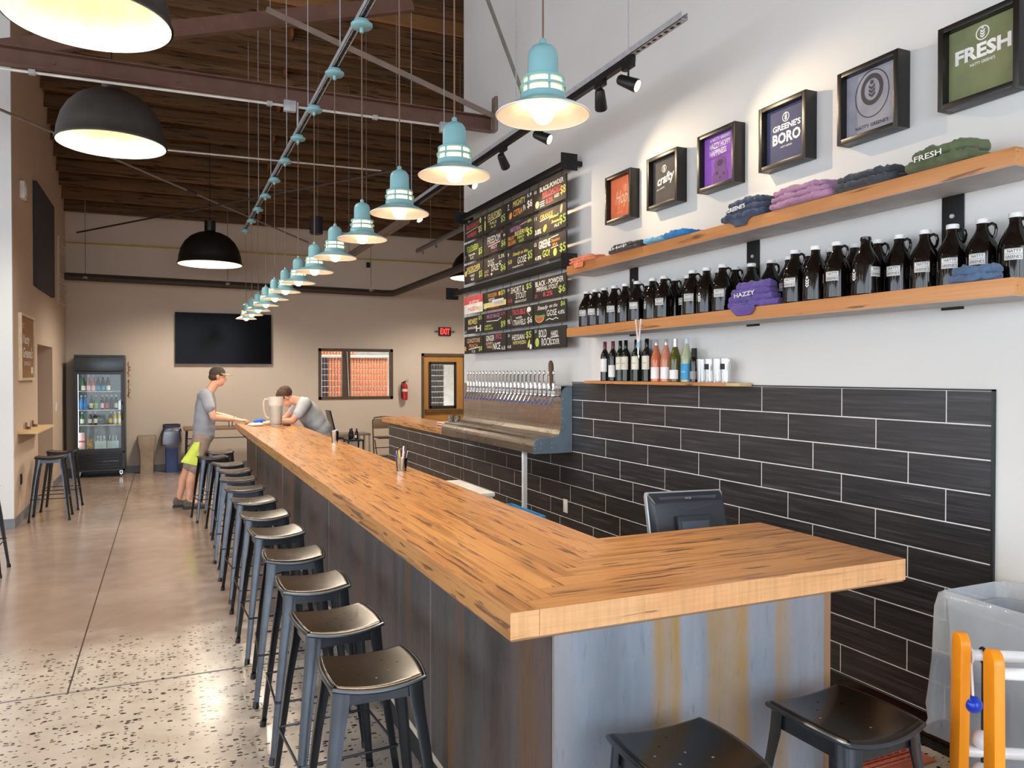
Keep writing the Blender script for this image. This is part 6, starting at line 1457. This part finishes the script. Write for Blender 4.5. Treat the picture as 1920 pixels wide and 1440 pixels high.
# ------------------------------------------------------------------ lower right: bin with a clear liner, ladder-toss game
t = thing('lined_bin', 'grey bin with a clear plastic liner at the right edge', 'bin', (2.93, 1.83, 0))
MB().ring_loft([rsq(.15, .18, .05, .0), rsq(.165, .195, .05, .78), rsq(.175, .205, .05, .80), rsq(.155, .185, .05, .80), rsq(.14, .17, .05, .01)], cap=False).build('body', pm('grey_bin', (168, 172, 180), .5), t, ang=50)
t_ = NT('clear_liner'); t_.t.nodes.remove(t_.p); v = t_.coord((1, 1, .35)); nz_ = t_.noise(v, 14, 4)
a_ = t_.n('ShaderNodeBsdfTransparent'); a_.inputs[0].default_value = (.93, .95, .98, 1); d_ = t_.n('ShaderNodeBsdfPrincipled'); d_.inputs['Base Color'].default_value = (.82, .86, .9, 1); d_.inputs['Roughness'].default_value = .12
bp = t_.n('ShaderNodeBump'); bp.inputs['Strength'].default_value = .5; bp.inputs['Distance'].default_value = .02; t_.l(nz_, bp.inputs['Height']); t_.l(bp.outputs[0], d_.inputs['Normal'])
mx = t_.n('ShaderNodeMixShader'); lw_ = t_.n('ShaderNodeLayerWeight'); lw_.inputs[0].default_value = .45; t_.l(t_.math('ADD', t_.math('MULTIPLY', lw_.outputs['Facing'], .45), .26), mx.inputs[0]); t_.l(a_.outputs[0], mx.inputs[1]); t_.l(d_.outputs[0], mx.inputs[2]); t_.l(mx.outputs[0], t_.out.inputs[0]); M_liner = t_.m
rings = []; base = rsq(.205, .235, .05, 0, 8); n_ = len(base)
for k, (s, z) in enumerate(((.86, .55), (.88, .72), (.93, .83), (.99, .862), (1.03, .855), (1.05, .80), (1.06, .70), (1.09, .60), (1.13, .50), (1.15, .42), (1.13, .36), (1.18, .31))):
    rings.append([(x * s + .012 * noise.noise(Vector((x * 18, y_ * 18, k * .5))), y_ * s + .012 * noise.noise(Vector((x * 18 + 9, y_ * 18, k * .5))), z + (.02 * noise.noise(Vector((x * 9, y_ * 9, 3))) if k > 2 else 0) + (.05 * noise.noise(Vector((x * 11, y_ * 11, 7))) if k > 9 else 0)) for x, y_, _ in base])
MB().ring_loft(rings, cap=False).build('liner', M_liner, t, ang=80)
# ladder toss
M_or = pm('orange_plastic', (244, 150, 20), .35, var=.06); M_wt = pm('white_pvc', (238, 240, 242), .3, var=.03)
t = thing('ladder_toss_game', 'ladder toss game with orange posts and white bars', 'game', (2.06, 1.38, 0))
fd = Vector((.50, -.32, 0)).normalized()   # direction of the bars
sd = Vector((-fd.y, fd.x, 0))
for name, base_, top_z in (('front', Vector((0, 0, 0)), .95), ('rear', Vector((.05, .13, 0)), .95)):
    for off, in_frame in ((Vector((0, 0, 0)), True), (fd * .62, False)):
        c = base_ + off; lean = sd * (.025 if name == 'rear' else -.025)
        b = MB(); pts = []
        wv = fd * .014; dv = sd * .034
        n_ = 10; ring0, ring1 = [], []
        prof_ = [(-1, 0.0), (-1, top_z - .034)] + [(math.cos(math.pi - math.pi * i / n_), top_z - .034 + .034 * math.sin(math.pi * i / n_)) for i in range(1, n_)] + [(1, top_z - .034), (1, 0.0)]
        for s_, z in prof_:
            k = (1 - z / top_z)
            p = c + dv * s_ + lean * k + Vector((0, 0, z)); ring0.append(p - wv); ring1.append(p + wv)
        b.ring_loft([ring0, ring1]).build('post', M_or, t, bevel=.004)
    for z, k in ((.885, 0), (.60, 1), (.32, 2)):
        lean = sd * (.025 if name == 'rear' else -.025) * (1 - z / .95)
        MB().cyl(base_ + lean + Vector((0, 0, z)), base_ + lean + fd * .62 + Vector((0, 0, z)), .0165, seg=16).build('bar', M_wt, t)
    MB().cyl(base_ + (sd * (.025 if name == 'rear' else -.025)) + Vector((0, 0, .0165)), base_ + (sd * (.025 if name == 'rear' else -.025)) + fd * .62 + Vector((0, 0, .0165)), .0165, seg=16).build('bar', M_wt, t)
rb = Vector((2.06, 1.38, 0)) + Vector((.05, .13, 0)) + fd * .024
t = thing('bola', 'blue ball on a white cord hanging from the white bar', 'ball', (rb.x, rb.y, 0.75))
hk = .885 + .017 - .75
MB().cyl((0, 0, hk), sd * -.02 + Vector((-.0, 0, .02)), .004, seg=8).tube([Vector((0, 0, .885 - .75)) + (sd * math.cos(a) + Vector((0, 0, 1)) * math.sin(a)) * .0205 for a in [2 * math.pi * i / 16 for i in range(16)]], .004, 6, closed=True).build('cord', M_wt, t)
MB().ell(sd * -.02, (.025, .025, .025), 20, 14).build('ball', pm('blue_ball', (20, 64, 200), .25), t)
for i, z in enumerate((.64, .545)):
    p = rb + fd * .035
    t = thing('bola', 'white ball on a dark cord, %s of the pair' % ('upper', 'lower')[i], 'ball', (p.x, p.y, z)); MB().ell((0, 0, 0), (.029, .029, .029), 20, 14).build('ball', pm('white_ball', (226, 228, 236), .3), t)
    MB().cyl((0, 0, .02), (0, 0, (.885 - .64 - .02) if i == 0 else (.64 - .545 - .03)), .004, seg=8).build('cord', M_blackmatt, t)
    if i == 0: MB().tube([Vector((0, 0, .885 - .64)) + (sd * math.cos(a) + Vector((0, 0, 1)) * math.sin(a)) * .0205 for a in [2 * math.pi * k / 16 for k in range(16)]], .005, 6, closed=True).build('loop', M_blackmatt, t)
